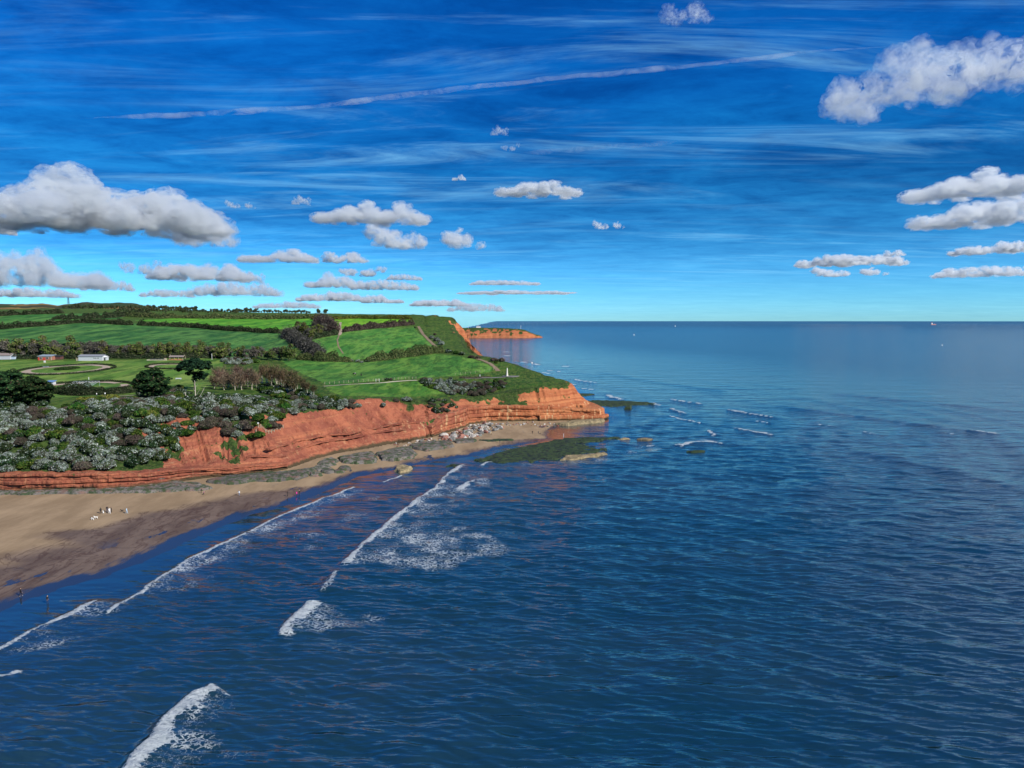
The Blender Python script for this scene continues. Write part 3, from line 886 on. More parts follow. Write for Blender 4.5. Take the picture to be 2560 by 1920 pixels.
def rock_bed(i0, i1, z0f, z1f, out, seed, name, parent, mat, rag=1.0, back=3.5, step=.8, habs=None, thick=.7):
    """one hard bed of the wall: a long ragged slab that sticks out by 'out' metres"""
    t, x, y, nx, ny, idx, zb, wall = foot_samples(i0, i1, step)
    blk = np.floor(t / 3.1 + 1.2 * vnoise(t / 9., t * 0, seed))            # blocks between joints
    jut = .55 * vnoise(blk * 1.73, blk * 0 + 2.5, seed + 1) + 1.1 * fbm(t / 16., t * 0, 3, .5, seed + 2) + .25 * vnoise(t / 1.3, t * 0, seed + 3)
    nb = (fbm(x / 9.0, y / 9.0, 3, .5, 11) * 1.8) * np.interp(idx, np.arange(len(FPAR)), FPAR[:, 4])
    o = out + rag * jut * .8 + nb * .75
    if habs is not None:             # a hard band part way up the slope
        slope = np.interp(idx, np.arange(len(FPAR)), FPAR[:, 3]); bench = np.interp(idx, np.arange(len(FPAR)), FPAR[:, 2])
        hb = habs + .9 * fbm(t / 25., t * 0, 2, .5, seed + 11)
        o = -(np.maximum(hb + thick * .5 - wall, 0) / slope + bench + .8) + .35 + .55 * rag * jut + nb * np.interp(idx, np.arange(len(FPAR)), FPAR[:, 4])
        back = -o + 2.0
    sag = .30 * fbm(t / 22., t * 0, 2, .5, seed + 5) + .12 * vnoise(t / 2.2, t * 0, seed + 6)
    z0 = zb + wall * z0f + sag; z1 = zb + wall * z1f + sag + .10 * vnoise(t / 1.7, t * 0, seed + 7)
    if habs is not None:
        z0 = zb + hb; z1 = z0 + thick * (.8 + .5 * vnoise(t / 3., t * 0, seed + 7))
    th = z1 - z0
    ring = []
    for dk, zk in ((-back, z0), (o - .30 - .2, z0), (o - .05, z0 + th * .22), (o + .06 * vnoise(t / .9, t * 0, seed + 8), z0 + th * .62), (o - .10, z1 - th * .10), (o - .42, z1 + .02), (-back, z1 + .22)):
        dk = dk + np.zeros_like(t)
        ring.append(np.stack([x + nx * dk, y + ny * dk, zk + np.zeros_like(t)], 1))
    V = np.stack(ring, 1); n, q = V.shape[:2]
    i_, j_ = np.meshgrid(np.arange(n - 1), np.arange(q), indexing='ij')
    a = (i_ * q + j_).ravel(); b = (i_ * q + (j_ + 1) % q).ravel()
    F = np.stack([a, b, b + q, a + q], 1)[:, ::-1]
    cap0 = np.arange(q)[None]; cap1 = (np.arange(q) + (n - 1) * q)[None, ::-1]
    V = V.reshape(-1, 3)
    rep = lambda v: np.repeat(v, q)
    me = mesh_np(name, V, [F, cap0[:, ::-1], cap1[:, ::-1]], False, dict(plant=np.zeros(len(V)), along=rep(idx), hgt=V[:, 2] - rep(zb), wet=np.zeros(len(V)), shore=np.full(len(V), 40.)))
    return link(name, me, mat, parent)
cliff_ob = [o for o in bpy.data.objects if o.name == 'cliff'][0]
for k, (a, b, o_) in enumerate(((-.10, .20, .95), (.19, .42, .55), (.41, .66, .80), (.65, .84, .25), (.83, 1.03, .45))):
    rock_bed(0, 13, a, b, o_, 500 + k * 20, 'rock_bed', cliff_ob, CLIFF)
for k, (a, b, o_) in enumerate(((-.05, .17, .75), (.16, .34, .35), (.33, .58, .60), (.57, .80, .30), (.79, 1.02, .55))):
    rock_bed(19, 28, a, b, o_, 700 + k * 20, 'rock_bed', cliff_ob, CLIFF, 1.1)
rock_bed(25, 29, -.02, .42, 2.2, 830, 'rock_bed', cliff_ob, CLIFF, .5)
# two thin hard bands standing out of the bare slope
for k, (i0, i1, zf, dd) in enumerate(((11, 19, 3.9, 0), (13, 19, 6.0, 0))):
    rock_bed(i0, i1, 0, 0, 0, 900 + 20 * k, 'rock_bed', cliff_ob, CLIFF, .9, habs=zf, thick=.55 + .2 * k)

# ------------------------------------------------------------------ rock materials
def rock_mat(name, c1, c2, c3, weed=.0, scale=.8):
    m, nt = new_mat(name)
    p = nt.pos()
    a = nt.noise(p, scale, 5, .66); b = nt.noise(nt.pos((.5, .5, 2.5)), scale * 1.4, 4, .6)
    oi = nt.n('ShaderNodeObjectInfo')
    col = nt.mix(nt.sstep(a, .35, .66), c1, c2)
    col = nt.mix(nt.math('MULTIPLY', nt.sstep(b, .50, .68), .8), col, c3)
    col = nt.mix(1.0, col, nt.vmath('SCALE', (1, 1, 1), scale=nt.math('MULTIPLY_ADD', oi.outputs['Random'], .6, .7)), 'MULTIPLY')
    if weed:
        w = nt.noise(p, .5, 5, .7)
        g = nt.n('ShaderNodeNewGeometry')
        col = nt.mix(nt.math('MULTIPLY', nt.sstep(w, .62 - weed * .3, .74 - weed * .3), .9), col, nt.mix(nt.noise(p, 1.5, 3), (.012, .030, .014), (.055, .085, .025)))
    h = nt.math('ADD', a, nt.noise(p, 2.4, 5, .7))
    finish(nt, principled(nt, col, .82, nt.bump(h, .9, .4), spec=.25))
    return m
LEDGE = rock_mat('ledge_rock', (.10, .092, .082), (.17, .15, .135), (.18, .095, .07), .55, .35)
REDROCK = rock_mat('red_boulder', (.19, .070, .045), (.28, .13, .095), (.24, .19, .17), .0, .9)
GREYROCK = rock_mat('grey_boulder', (.15, .145, .135), (.26, .25, .235), (.10, .11, .085), .25, .9)
PALEROCK = rock_mat('pale_boulder', (.34, .31, .27), (.46, .42, .37), (.24, .20, .17), .0, .9)
REEF = rock_mat('weedy_reef', (.008, .015, .013), (.018, .032, .025), (.030, .033, .028), .7, .45)
TANROCK = rock_mat('tan_rock', (.20, .155, .085), (.29, .23, .13), (.09, .08, .05), .15, .6)

def patch(name, polypx, thick, mat, label, seed, res=.55, base=None, tilt=0.0, terr=.35, rough=.35, ragg=1.6, z=None, cat='rock', world=None, parent=None, low=-.6, **kw):
    """a low slab of rock: ragged outline, stepped top, real thickness"""
    P = world if world is not None else (poly_at(polypx) if z is None else at_z([p[0] for p in polypx], [p[1] for p in polypx], z)[:, :2])
    P = np.asarray(P)
    lo = P.min(0) - 2; hi = P.max(0) + 2
    xs = np.arange(lo[0], hi[0], res); ys = np.arange(lo[1], hi[1], res)
    X, Y = np.meshgrid(xs, ys, indexing='ij')
    d, _, _ = poly_dist(X, Y, np.concatenate([P, P[:1]]))
    d = np.where(in_poly(X, Y, P), d, -d) + ragg * fbm(X / 4.5, Y / 4.5, 4, .55, seed)
    g = terrain(X, Y)
    b = np.maximum(g, 0.0) if base is None else base + 0 * g
    yn = (Y - lo[1]) / (hi[1] - lo[1])
    t = thick * sst(d, 0, .9) * (1 + tilt * (yn - .5)) + rough * fbm(X / 5., Y / 2.6, 4, .6, seed + 3) * sst(d, .2, 2.2) + .35 * thick * np.floor(np.clip(d, 0, 9) / 2.4) * terr
    k = np.round(t / .28) * .28
    t = t * .45 + k * .55
    Z = np.where(d > 0, b + t, np.minimum(g, b) + low)
    keep = (d[:-1, :-1] > -.9) | (d[1:, 1:] > -.9) | (d[1:, :-1] > -.9) | (d[:-1, 1:] > -.9)
    fi, fj = np.nonzero(keep); ny_ = len(ys)
    a = fi * ny_ + fj
    F = np.stack([a, a + ny_, a + ny_ + 1, a + 1], 1)
    used, inv = np.unique(F, return_inverse=True)
    V = np.stack([X.ravel(), Y.ravel(), Z.ravel()], 1)[used]
    c = V.mean(0)
    me = mesh_np(name, V - c, inv.reshape(F.shape), False)
    o = link(name, me, mat, parent, tuple(c))
    if label:
        o['label'] = label; o['category'] = cat
    for k_, v_ in kw.items():
        o[k_] = v_
    return o
patch('rock_ledge', [(-200, 1240), (-200, 1228), (0, 1226), (250, 1219), (330, 1214), (440, 1203), (505, 1208), (538, 1222), (500, 1228), (440, 1231), (300, 1235), (100, 1237)], .75, LEDGE, 'long low grey green rock shelf under the leftmost red wall', 1001)
patch('rock_ledge', [(512, 1205), (560, 1195), (640, 1187), (720, 1180), (790, 1172), (792, 1186), (745, 1200), (700, 1206), (640, 1205), (570, 1213), (540, 1211)], 1.0, LEDGE, 'grey green rock shelf below the thin red wall left of the big slope', 1002)
patch('rock_ledge', [(786, 1158), (830, 1146), (850, 1152), (842, 1163), (800, 1168)], .9, LEDGE, 'grey rock slab at the right end of the thin red wall', 1003)
patch('rock_ledge', [(842, 1146), (890, 1134), (935, 1130), (946, 1148), (940, 1158), (890, 1162), (858, 1158)], .95, LEDGE, 'broad grey rock slab at the middle foot of the bare red slope', 1004, tilt=-.6)
patch('rock_ledge', [(942, 1134), (990, 1122), (1030, 1118), (1042, 1134), (1036, 1146), (980, 1154), (950, 1152)], 1.0, LEDGE, 'large rounded grey slab with a green rim beside the sand', 1005, tilt=-.6)
patch('rock_ledge', [(1020, 1116), (1080, 1106), (1126, 1106), (1136, 1117), (1100, 1126), (1066, 1130), (1036, 1124)], 1.1, LEDGE, 'green grey slab with a ragged seaward edge', 1006)
patch('rock_ledge', [(1120, 1102), (1180, 1097), (1196, 1101), (1188, 1107), (1140, 1109)], .7, LEDGE, 'narrow dark slab trailing toward the sand', 1007)
patch('rock_ledge', [(1196, 1101), (1240, 1098), (1285, 1098), (1280, 1102), (1220, 1104)], .4, REEF, 'thin dark line of weedy rock on the sand', 1008)
for k, (px, py, w_, l_) in enumerate([(770, 1180, 2.6, 'tilted greenish block at the left of the fallen blocks'), (806, 1172, 3.4, 'largest of the fallen greenish blocks'), (822, 1180, 2.6, 'fallen greenish block lowest on the sand'), (848, 1180, 2.0, 'small fallen block second from the right'), (862, 1172, 2.6, 'rightmost fallen greenish block by the sand'), (790, 1188, 2.2, 'flat fallen block below the rock shelf')]):
    c = at1(px, py); an = np.linspace(0, 2 * math.pi, 7)[:-1] + .4 * k
    patch('fallen_block', None, .9, LEDGE, l_, 1020 + k, .4, world=np.stack([c[0] + np.cos(an) * w_ * 1.1, c[1] + np.sin(an) * w_ * 1.3], 1), ragg=.7)
patch('reef', [(1188, 1152), (1232, 1134), (1290, 1123), (1345, 1109), (1400, 1098), (1480, 1096), (1552, 1098), (1500, 1108), (1440, 1114), (1482, 1122), (1512, 1130), (1420, 1146), (1390, 1153), (1320, 1160), (1240, 1160)], .42, REEF, 'dark weed covered reef spreading from the beach into the sea', 1040, .8, rough=.45, ragg=4.5, terr=.10, cat='reef')
patch('rock_slab', [(1400, 1151), (1412, 1142), (1470, 1138), (1510, 1131), (1522, 1136), (1490, 1143), (1430, 1153)], .75, TANROCK, 'tan rock slab on the seaward edge of the dark reef', 1041, .5, ragg=1.5, z=0)
patch('sea_rock', [(984, 1178), (988, 1170), (1012, 1168), (1030, 1172), (1024, 1180), (1000, 1183)], 1.2, TANROCK, 'flat-topped boulder standing in the shallows by the sand', 1042, .4, ragg=.8, z=0)
patch('sea_rock', [(1114, 1166), (1130, 1160), (1160, 1162), (1150, 1168)], .35, REEF, 'small dark rock awash just left of the surf', 1043, .4, ragg=1.0, z=0)
patch('sea_rock', [(1690, 1131), (1730, 1126), (1770, 1127), (1740, 1131)], .4, REEF, 'low brown rock awash beyond the reef', 1044, .6, ragg=3, z=0)
patch('sea_rock', [(1538, 1100), (1556, 1096), (1580, 1098), (1560, 1101)], .5, TANROCK, 'small tan rock off the reef end, nearer the reef', 1045, .5, ragg=1.5, z=0)
patch('sea_rock', [(1592, 1099), (1612, 1096), (1640, 1099), (1620, 1102)], .5, TANROCK, 'small tan rock off the reef end, farther out', 1046, .5, ragg=1.5, z=0)
patch('sea_rock', [(1560, 1023), (1570, 1016), (1580, 1016), (1578, 1024)], 1.4, REEF, 'single dark pointed rock standing off the point', 1047, .5, ragg=.6, z=0)
patch('reef', [(1418, 1006), (1480, 1001), (1560, 1003), (1640, 1008), (1600, 1014), (1500, 1016), (1440, 1018)], .35, REEF, 'thin dark reef awash behind the red point', 1048, .9, ragg=5, z=0, cat='reef')
patch('reef', [(1400, 986), (1440, 984), (1490, 986), (1470, 990), (1420, 990)], .5, REEF, 'narrow dark ledge beside the far strip of sand', 1049, .9, ragg=2, z=0, cat='reef')
patch('red_slab', [(1380, 1062), (1440, 1054), (1500, 1052), (1514, 1052), (1500, 1058), (1420, 1066)], 1.6, TANROCK, 'pale buff rock shelf at the very foot of the point', 1050, .6, ragg=1.2, base=-.3, low=-1.2)

# ------------------------------------------------------------------ boulders
def boulder(seed):
    r = np.random.default_rng(seed)
    V, F = ICO2
    V = V.copy()
    for k in range(7):                     # split faces
        n = r.normal(0, 1, 3); n /= np.linalg.norm(n); c = r.uniform(.45, .85)
        dd = V @ n
        V = V - np.maximum(dd - c, 0)[:, None] * n
    V = V * (1.0, r.uniform(.6, .95), r.uniform(.45, .75)) + r.normal(0, .02, V.shape)
    return mesh_np('boulder', V, F, False)
BOULD = {}
for nm, mt in (('red', REDROCK), ('grey', GREYROCK), ('pale', PALEROCK)):
    BOULD[nm] = []
    for k in range(4):
        me = boulder(2000 + k + len(nm) * 10); me.materials.append(mt); BOULD[nm].append(me)
def put_boulders(poly, spacing, smin, smax, w, where, group, seed):
    r = np.random.default_rng(seed)
    x, y = scatter0(poly, spacing, r)
    kinds = list(w); ww = np.array([w[k] for k in kinds], float); ww /= ww.sum()
    for i in range(len(x)):
        k = kinds[r.choice(len(kinds), p=ww)]
        s = r.uniform(smin, smax) * (1.0 if r.random() < .8 else 1.5)
        o = link('boulder', BOULD[k][r.integers(4)], None, None, (x[i], y[i], ground(x[i], y[i]) + s * .18), r.uniform(0, 6.28), s, label=f'{k} boulder {where}', category='boulder', group=f'{k} boulders {group}')
        o.rotation_euler = (r.normal(0, .35), r.normal(0, .35), r.uniform(0, 6.28))
def scatter0(polypx, spacing, r):
    P = poly_at(polypx)
    lo = P.min(0); hi = P.max(0)
    n = int((hi[0] - lo[0]) * (hi[1] - lo[1]) / spacing ** 2 * 1.3) + 4
    x = r.uniform(lo[0], hi[0], n); y = r.uniform(lo[1], hi[1], n)
    m = in_poly(x, y, P)
    return x[m], y[m]
put_boulders([(1176, 1062), (1215, 1058), (1262, 1060), (1256, 1072), (1225, 1084), (1190, 1094), (1160, 1094), (1164, 1076)], 2.3, .6, 1.3, {'grey': 5, 'pale': 4, 'red': 1}, 'in the rubble heap under the layered cliff', 'in the rubble heap', 51)
put_boulders([(1118, 1086), (1160, 1072), (1176, 1080), (1168, 1098), (1130, 1104), (1100, 1104), (1096, 1096)], 2.6, .7, 1.7, {'red': 4, 'pale': 3, 'grey': 2}, 'at the left end of the rubble heap', 'left of the rubble heap', 52)
put_boulders([(980, 1110), (1060, 1100), (1094, 1096), (1096, 1104), (1040, 1112), (990, 1118)], 2.4, .35, .8, {'pale': 4, 'red': 3, 'grey': 2}, 'in the line of stones under the bare red slope', 'in the line under the slope', 53)
put_boulders([(1262, 1056), (1330, 1056), (1400, 1056), (1430, 1058), (1390, 1068), (1320, 1064), (1262, 1066)], 3.2, .35, .8, {'pale': 2, 'grey': 3, 'red': 3}, 'scattered along the foot of the point', 'along the foot of the point', 54)

# ------------------------------------------------------------------ the far headland across the bay
FHP = np.array([(-420, 2330), (-186, 2302), (-120, 2292), (-60, 2296), (0, 2288), (40, 2296), (66, 2304), (84, 2312), (100, 2318), (92, 2330), (60, 2370), (-40, 2420), (-200, 2470), (-420, 2500)], float)
xs = np.arange(-430, 108, 2.6); ys = np.arange(2282, 2505, 2.6)
X, Y = np.meshgrid(xs, ys, indexing='ij')
d, si_, _ = poly_dist(X, Y, np.concatenate([FHP, FHP[:1]]))
d = np.where(in_poly(X, Y, FHP), d, -d) + 4.5 * fbm(X / 22., Y / 22., 4, .6, 61)
tp = np.interp(X, [-430, -186, -60, 10, 40, 62, 80, 105], [34, 31, 31, 29, 25, 16, 9, 6]) + fbm(X / 40., Y / 40., 3, .5, 62) * 2
hc = 11 * sst(d, 0, 5) + .55 * np.maximum(d - 6, 0)
hc = hc + 1.2 * np.sin(hc * 1.1)
Z = np.where(d > 0, np.minimum(hc, tp), -1 + np.maximum(d, -2) * .5)
keep = (d[:-1, :-1] > -3) | (d[1:, 1:] > -3)
fi, fj = np.nonzero(keep); a = fi * len(ys) + fj
F = np.stack([a, a + len(ys), a + len(ys) + 1, a + 1], 1)
used, inv = np.unique(F, return_inverse=True)
pl_ = np.where(hc < tp - 1, sst(fbm(X / 14., Y / 14., 3, .6, 63) + hc / 30 - .55, 0, .2), 1.0)
link('far_headland', mesh_np('far_headland', np.stack([X.ravel(), Y.ravel(), Z.ravel()], 1)[used], inv.reshape(F.shape), True, dict(plant=pl_.ravel()[used], hgt=(Z.ravel()[used]) + 3, along=np.full(len(used), 24.))), CLIFF, kind='structure', label='low red headland with a green top far across the bay', category='headland')

# far hills behind the fields
hx = np.array([-900, -420, -100, 0, 60, 110, 150, 190, 212, 240, 262, 300, 335, 350, 372, 400, 440, 520, 640, 800]); hy = np.array([764, 762, 762, 759, 760, 758, 762, 759, 754, 755, 757, 756, 756, 759, 766, 772, 776, 782, 790, 800.])
pxs = np.linspace(-900, 700, 260); Yr = np.linspace(1690, 3300, 40)
PX, YR = np.meshgrid(pxs, Yr, indexing='ij')
sky_y = np.interp(PX, hx, hy) + fbm(PX / 14., PX * 0, 3, .5, 64) * 1.2
top_z = at_y(PX, sky_y, 3000.)[..., 2]
fr = np.clip((YR - 1690) / (3000 - 1690), 0, 1)
base_z = at_y(PX, 776 + 0 * PX, 1690.)[..., 2] - 10
Z = base_z + (top_z - base_z) * fr ** 1.6 - np.maximum(YR - 3000, 0) * .2 + 2.5 * fbm(PX / 30., YR / 120., 3, .5, 65) * fr
Xw = (PX - 1280) / FOC * YR
i_, j_ = np.meshgrid(np.arange(259), np.arange(39), indexing='ij'); a = (i_ * 40 + j_).ravel()
hill = mesh_np('hill', np.stack([Xw.ravel(), YR.ravel(), Z.ravel()], 1), np.stack([a, a + 40, a + 41, a + 1], 1), True)
m, nt = new_mat('far_hill_land')
v = nt.n('ShaderNodeTexVoronoi', {'Vector': nt.pos((1, .55, 0)), 'Scale': .0055})
pat = nt.n('ShaderNodeSeparateColor', {0: v.outputs['Color']})
col = nt.ramp(pat.outputs[0], [(0, (.030, .060, .018)), (.22, (.10, .20, .02)), (.45, (.21, .13, .045)), (.62, (.055, .055, .028)), (.8, (.26, .20, .06)), (1, (.05, .13, .03))], 'CONSTANT')
col = nt.mix(nt.sstep(nt.noise(nt.pos((1, .5, 1)), .02, 5, .65), .48, .62), col, (.045, .045, .026))
finish(nt, principled(nt, col, .95, spec=.05))
link('hill', hill, m, kind='structure', label='brown and green hills on the far left skyline', category='hill')

# ================================================================== PLANTS
def leaf_material(name, trans=.25, rough=.75):
    m, nt = new_mat(name)
    c = nt.attr('Col', 'Color')
    oi = nt.n('ShaderNodeObjectInfo')
    r_ = oi.outputs['Random']
    f = nt.math('MULTIPLY_ADD', r_, .5, .75)
    c = nt.mix(1.0, c, nt.vmath('SCALE', (1, 1, 1), scale=f), 'MULTIPLY')
    hsv = nt.n('ShaderNodeHueSaturation', {'Hue': nt.math('MULTIPLY_ADD', nt.math('FRACT', nt.math('MULTIPLY', r_, 7.31)), .05, .475), 'Saturation': 1.0, 'Value': 1.0, 'Color': c})
    d = nt.n('ShaderNodeBsdfDiffuse', {'Color': hsv.outputs[0]})
    t = nt.n('ShaderNodeBsdfTranslucent', {'Color': hsv.outputs[0]})
    mx = nt.n('ShaderNodeMixShader', {0: trans})
    nt.t.links.new(d.outputs[0], mx.inputs[1]); nt.t.links.new(t.outputs[0], mx.inputs[2])
    finish(nt, mx)
    return m
LEAF = leaf_material('foliage')
BARK = plain('bark', (.10, .075, .055), .9, .4, 2.0)
PALEBARK = plain('pale_bark', (.40, .36, .28), .9, .3, 2.0)

def quads_at(P, N, size, r, aspect=1.0, up=None):
    """little leaf cards at P facing roughly N"""
    n = len(P)
    N = N + r.normal(0, .55, (n, 3))
    N /= np.linalg.norm(N, axis=1, keepdims=True) + 1e-9
    ref = r.normal(0, 1, (n, 3)) if up is None else up + r.normal(0, .25, (n, 3))
    A = np.cross(N, ref); A /= np.linalg.norm(A, axis=1, keepdims=True) + 1e-9
    B = np.cross(N, A)
    s = (size * r.uniform(.6, 1.4, n))[:, None]
    a = A * s * .5; b = B * s * .5 * aspect
    bend = N * s * .12
    V = np.stack([P - a - b, P + a - b * r.uniform(.4, 1, (n, 1)), P + a + b, P - a * r.uniform(.4, 1, (n, 1)) + b + bend], 1).reshape(-1, 3)
    F = np.arange(n * 4).reshape(n, 4)
    return V, F

def pick(cols, n, r, w=None):
    cols = np.array(cols)
    w = None if w is None else np.array(w) / np.sum(w)
    c = cols[r.choice(len(cols), n, p=w)]
    return c * r.uniform(.75, 1.25, (n, 1))

def crown_mesh(name, lobes, n, size, cols, w, core, r, core_k=.80, aspect=1.0, skin=(.82, 1.06), clump=None, clw=.0, low=-.35):
    lobes = np.array(lobes, float)
    wt = lobes[:, 3] ** 2; wt /= wt.sum()
    k = r.choice(len(lobes), n * 3, p=wt)
    D = r.normal(0, 1, (n * 3, 3)); D /= np.linalg.norm(D, axis=1, keepdims=True)
    D[:, 2] = np.where(D[:, 2] < low, -D[:, 2], D[:, 2])
    P = lobes[k, :3] + D * lobes[k, 3:4] * r.uniform(*skin, (n * 3, 1))
    ok = np.ones(len(P), bool)
    for l in lobes:
        ok &= np.linalg.norm(P - l[:3], axis=1) > l[3] * .78
    P = P[ok][:n]; D = D[ok][:n]
    V, F = quads_at(P, D + (0, 0, .25), size, r, aspect)
    C = pick(cols, len(P), r, w)
    if clump is not None:                # patches of blossom or new leaf
        q = r.normal(0, 1, (6, 3))
        f = np.sin(P @ q[:3].T * 2.6 + q[3]).sum(1) + .8 * np.sin(P @ q[3:6].T * 5.1).sum(1)
        m = f > np.quantile(f, 1 - clw)
        m &= r.random(len(P)) < .74
        m |= r.random(len(P)) < .12
        C = np.where(m[:, None], pick(clump, len(P), r), C)
    C = np.repeat(C, 4, 0)
    Vs = [V]; Fs4 = F; Cs = [C]; tri = []; off = len(V)
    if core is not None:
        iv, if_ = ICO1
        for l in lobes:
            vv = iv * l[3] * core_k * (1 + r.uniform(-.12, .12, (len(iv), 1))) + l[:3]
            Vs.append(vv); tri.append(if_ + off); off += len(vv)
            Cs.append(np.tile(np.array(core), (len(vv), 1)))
    return mesh_np(name, np.concatenate(Vs), [Fs4] + ([np.concatenate(tri)] if tri else []), False, None, np.concatenate(Cs))

def bush_lobes(r, n=8, flat=.75, spread=.62):
    L = [(0, 0, .35, .55)]
    for i in range(n):
        a = r.uniform(0, 2 * math.pi); d = spread * math.sqrt(r.uniform(.1, 1))
        rr = r.uniform(.26, .42)
        L.append((math.cos(a) * d, math.sin(a) * d, (.18 + .55 * (1 - d) * r.uniform(.7, 1.2)) * flat + .05, rr))
    return L

WHITE = [(.29, .34, .30), (.21, .26, .22), (.38, .42, .38), (.12, .16, .11), (.16, .20, .15)]
def bush_set(kind, count, r):
    out = []
    for i in range(count):
        L = bush_lobes(r)
        if kind == 'blossom':
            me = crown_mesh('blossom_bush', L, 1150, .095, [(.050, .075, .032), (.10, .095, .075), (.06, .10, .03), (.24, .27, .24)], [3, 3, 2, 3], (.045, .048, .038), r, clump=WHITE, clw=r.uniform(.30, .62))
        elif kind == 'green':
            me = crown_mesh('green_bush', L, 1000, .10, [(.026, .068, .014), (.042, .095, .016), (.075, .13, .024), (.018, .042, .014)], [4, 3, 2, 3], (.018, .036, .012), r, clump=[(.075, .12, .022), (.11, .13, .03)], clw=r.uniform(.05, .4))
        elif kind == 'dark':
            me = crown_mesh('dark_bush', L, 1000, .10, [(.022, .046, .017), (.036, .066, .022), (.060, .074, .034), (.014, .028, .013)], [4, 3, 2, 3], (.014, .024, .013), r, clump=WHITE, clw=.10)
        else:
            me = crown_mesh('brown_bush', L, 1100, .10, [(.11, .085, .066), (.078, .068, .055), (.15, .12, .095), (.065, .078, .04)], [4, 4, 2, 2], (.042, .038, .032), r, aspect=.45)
        me.materials.append(LEAF)
        out.append(me)
    return out
vr = np.random.default_rng(21)
BUSH = {'blossom': bush_set('blossom', 8, vr), 'green': bush_set('green', 6, vr), 'dark': bush_set('dark', 5, vr), 'brown': bush_set('brown', 5, vr)}

def scatter(polypx, spacing, r, jitter=.45):
    P = poly_at(polypx)
    lo = P.min(0); hi = P.max(0)
    xs = np.arange(lo[0], hi[0], spacing); ys = np.arange(lo[1], hi[1], spacing * .9)
    gx_, gy_ = np.meshgrid(xs, ys)
    gx_ = gx_ + (np.arange(len(ys)) % 2)[:, None] * spacing * .5
    x = gx_.ravel() + r.uniform(-jitter, jitter, gx_.size) * spacing
    y = gy_.ravel() + r.uniform(-jitter, jitter, gx_.size) * spacing
    m = in_poly(x, y, P)
    return x[m], y[m]

BUSH_NAME = {'blossom': 'blossom_bush', 'green': 'green_bush', 'dark': 'evergreen_bush', 'brown': 'bare_bush'}
N_BUSH = {}
def put_bush(kind, x, y, s, r, label, group, zs=None, sink=.25):
    N_BUSH[kind] = N_BUSH.get(kind, 0) + 1
    me = BUSH[kind][r.integers(len(BUSH[kind]))]
    z = ground(x, y) - sink * s * .4
    return link(BUSH_NAME[kind], me, None, None, (x, y, z), r.uniform(0, 6.28), (s * r.uniform(.9, 1.15), s * r.uniform(.9, 1.15), s * (zs or r.uniform(.85, 1.2))), label=label, category='bush', group=group)
BLAB = {'blossom': 'white flowering bush', 'green': 'fresh green leafy bush', 'dark': 'dark evergreen bush', 'brown': 'brown leafless bush'}
def zone_main(x, y, s):
    px, py = proj(x, y, ground(x, y) + 1.5)
    col = ('at the far left', 'left of the lone pine', 'below the lone pine', 'below the forked dead tree', 'beside the bare red face', 'above the gully railing')[int(np.searchsorted((130, 300, 420, 520, 620), px))]
    row = 'low on the scrub slope' if py > 1120 else ('halfway up the scrub slope' if py > 1060 else 'high on the scrub slope')
    return ('large ' if s > 3.1 else 'small ' if s < 2.3 else 'middling '), row + ' ' + col
def thicket(poly, spacing, size, mixw, where, group, seed, clumpy=18.0, sink=.25, zone=None):
    r = np.random.default_rng(seed)
    x, y = scatter(poly, spacing, r)
    kinds = list(mixw)
    base = np.array([mixw[k] for k in kinds], float)
    f = [fbm(x / clumpy, y / clumpy, 3, .6, 300 + seed + 9 * j) for j in range(len(kinds))]
    for i in range(len(x)):
        wv = base * np.exp(np.array([3.4 * f[j][i] for j in range(len(kinds))]))
        k = kinds[r.choice(len(kinds), p=wv / wv.sum())]
        s_ = size * r.uniform(.72, 1.35)
        pre, wh = zone(x[i], y[i], s_) if zone else (('large ' if s_ > size * 1.12 else 'small ' if s_ < size * .93 else ''), where)
        put_bush(k, x[i], y[i], s_, r, pre + BLAB[k] + ' ' + wh, BLAB[k].replace(' bush', '') + ' bushes ' + group, sink=sink)

# the scrub on the slope above the low red wall
thicket([(-120, 1030), (60, 1030), (150, 1024), (250, 1008), (340, 1004), (430, 1006), (520, 1000), (600, 996), (700, 1006), (722, 1020), (715, 1050), (690, 1078), (650, 1094), (600, 1096), (560, 1090),
         (535, 1070), (500, 1084), (450, 1112), (405, 1150), (330, 1170), (250, 1178), (120, 1180), (-120, 1184)], 3.35, 2.75,
        {'blossom': 5.2, 'green': 2.0, 'dark': 2.6, 'brown': 2.0}, 'in the thicket above the low red wall', 'on the slope above the low red wall', 31, zone=zone_main)
# along the top of the bare red slope
thicket([(700, 1012), (760, 1002), (830, 1000), (860, 1006), (960, 1004), (1000, 1000), (1040, 1002), (1000, 1012), (960, 1016), (900, 1024), (850, 1028), (790, 1024), (740, 1032), (712, 1048)], 3.2, 2.1,
        {'blossom': 5, 'green': 1.5, 'dark': 3, 'brown': 1.5}, 'along the top edge of the bare red slope', 'along the top of the bare red slope', 32, 12)
# the wedge of scrub left of the obelisk
thicket([(1040, 955), (1075, 952), (1110, 956), (1160, 956), (1200, 962), (1160, 980), (1130, 990), (1100, 980), (1060, 966)], 4.2, 2.4,
        {'blossom': 5, 'green': 1, 'dark': 2.5, 'brown': 2}, 'in the wedge of scrub beyond the footpath', 'in the wedge of scrub beyond the footpath', 33, 10)
thicket([(1130, 962), (1190, 957), (1262, 956), (1268, 966), (1230, 984), (1190, 994), (1150, 988)], 4.0, 2.1,
        {'brown': 5, 'dark': 3, 'green': .7, 'blossom': .5}, 'in the hollow below the obelisk', 'in the hollow below the obelisk', 34, 10)
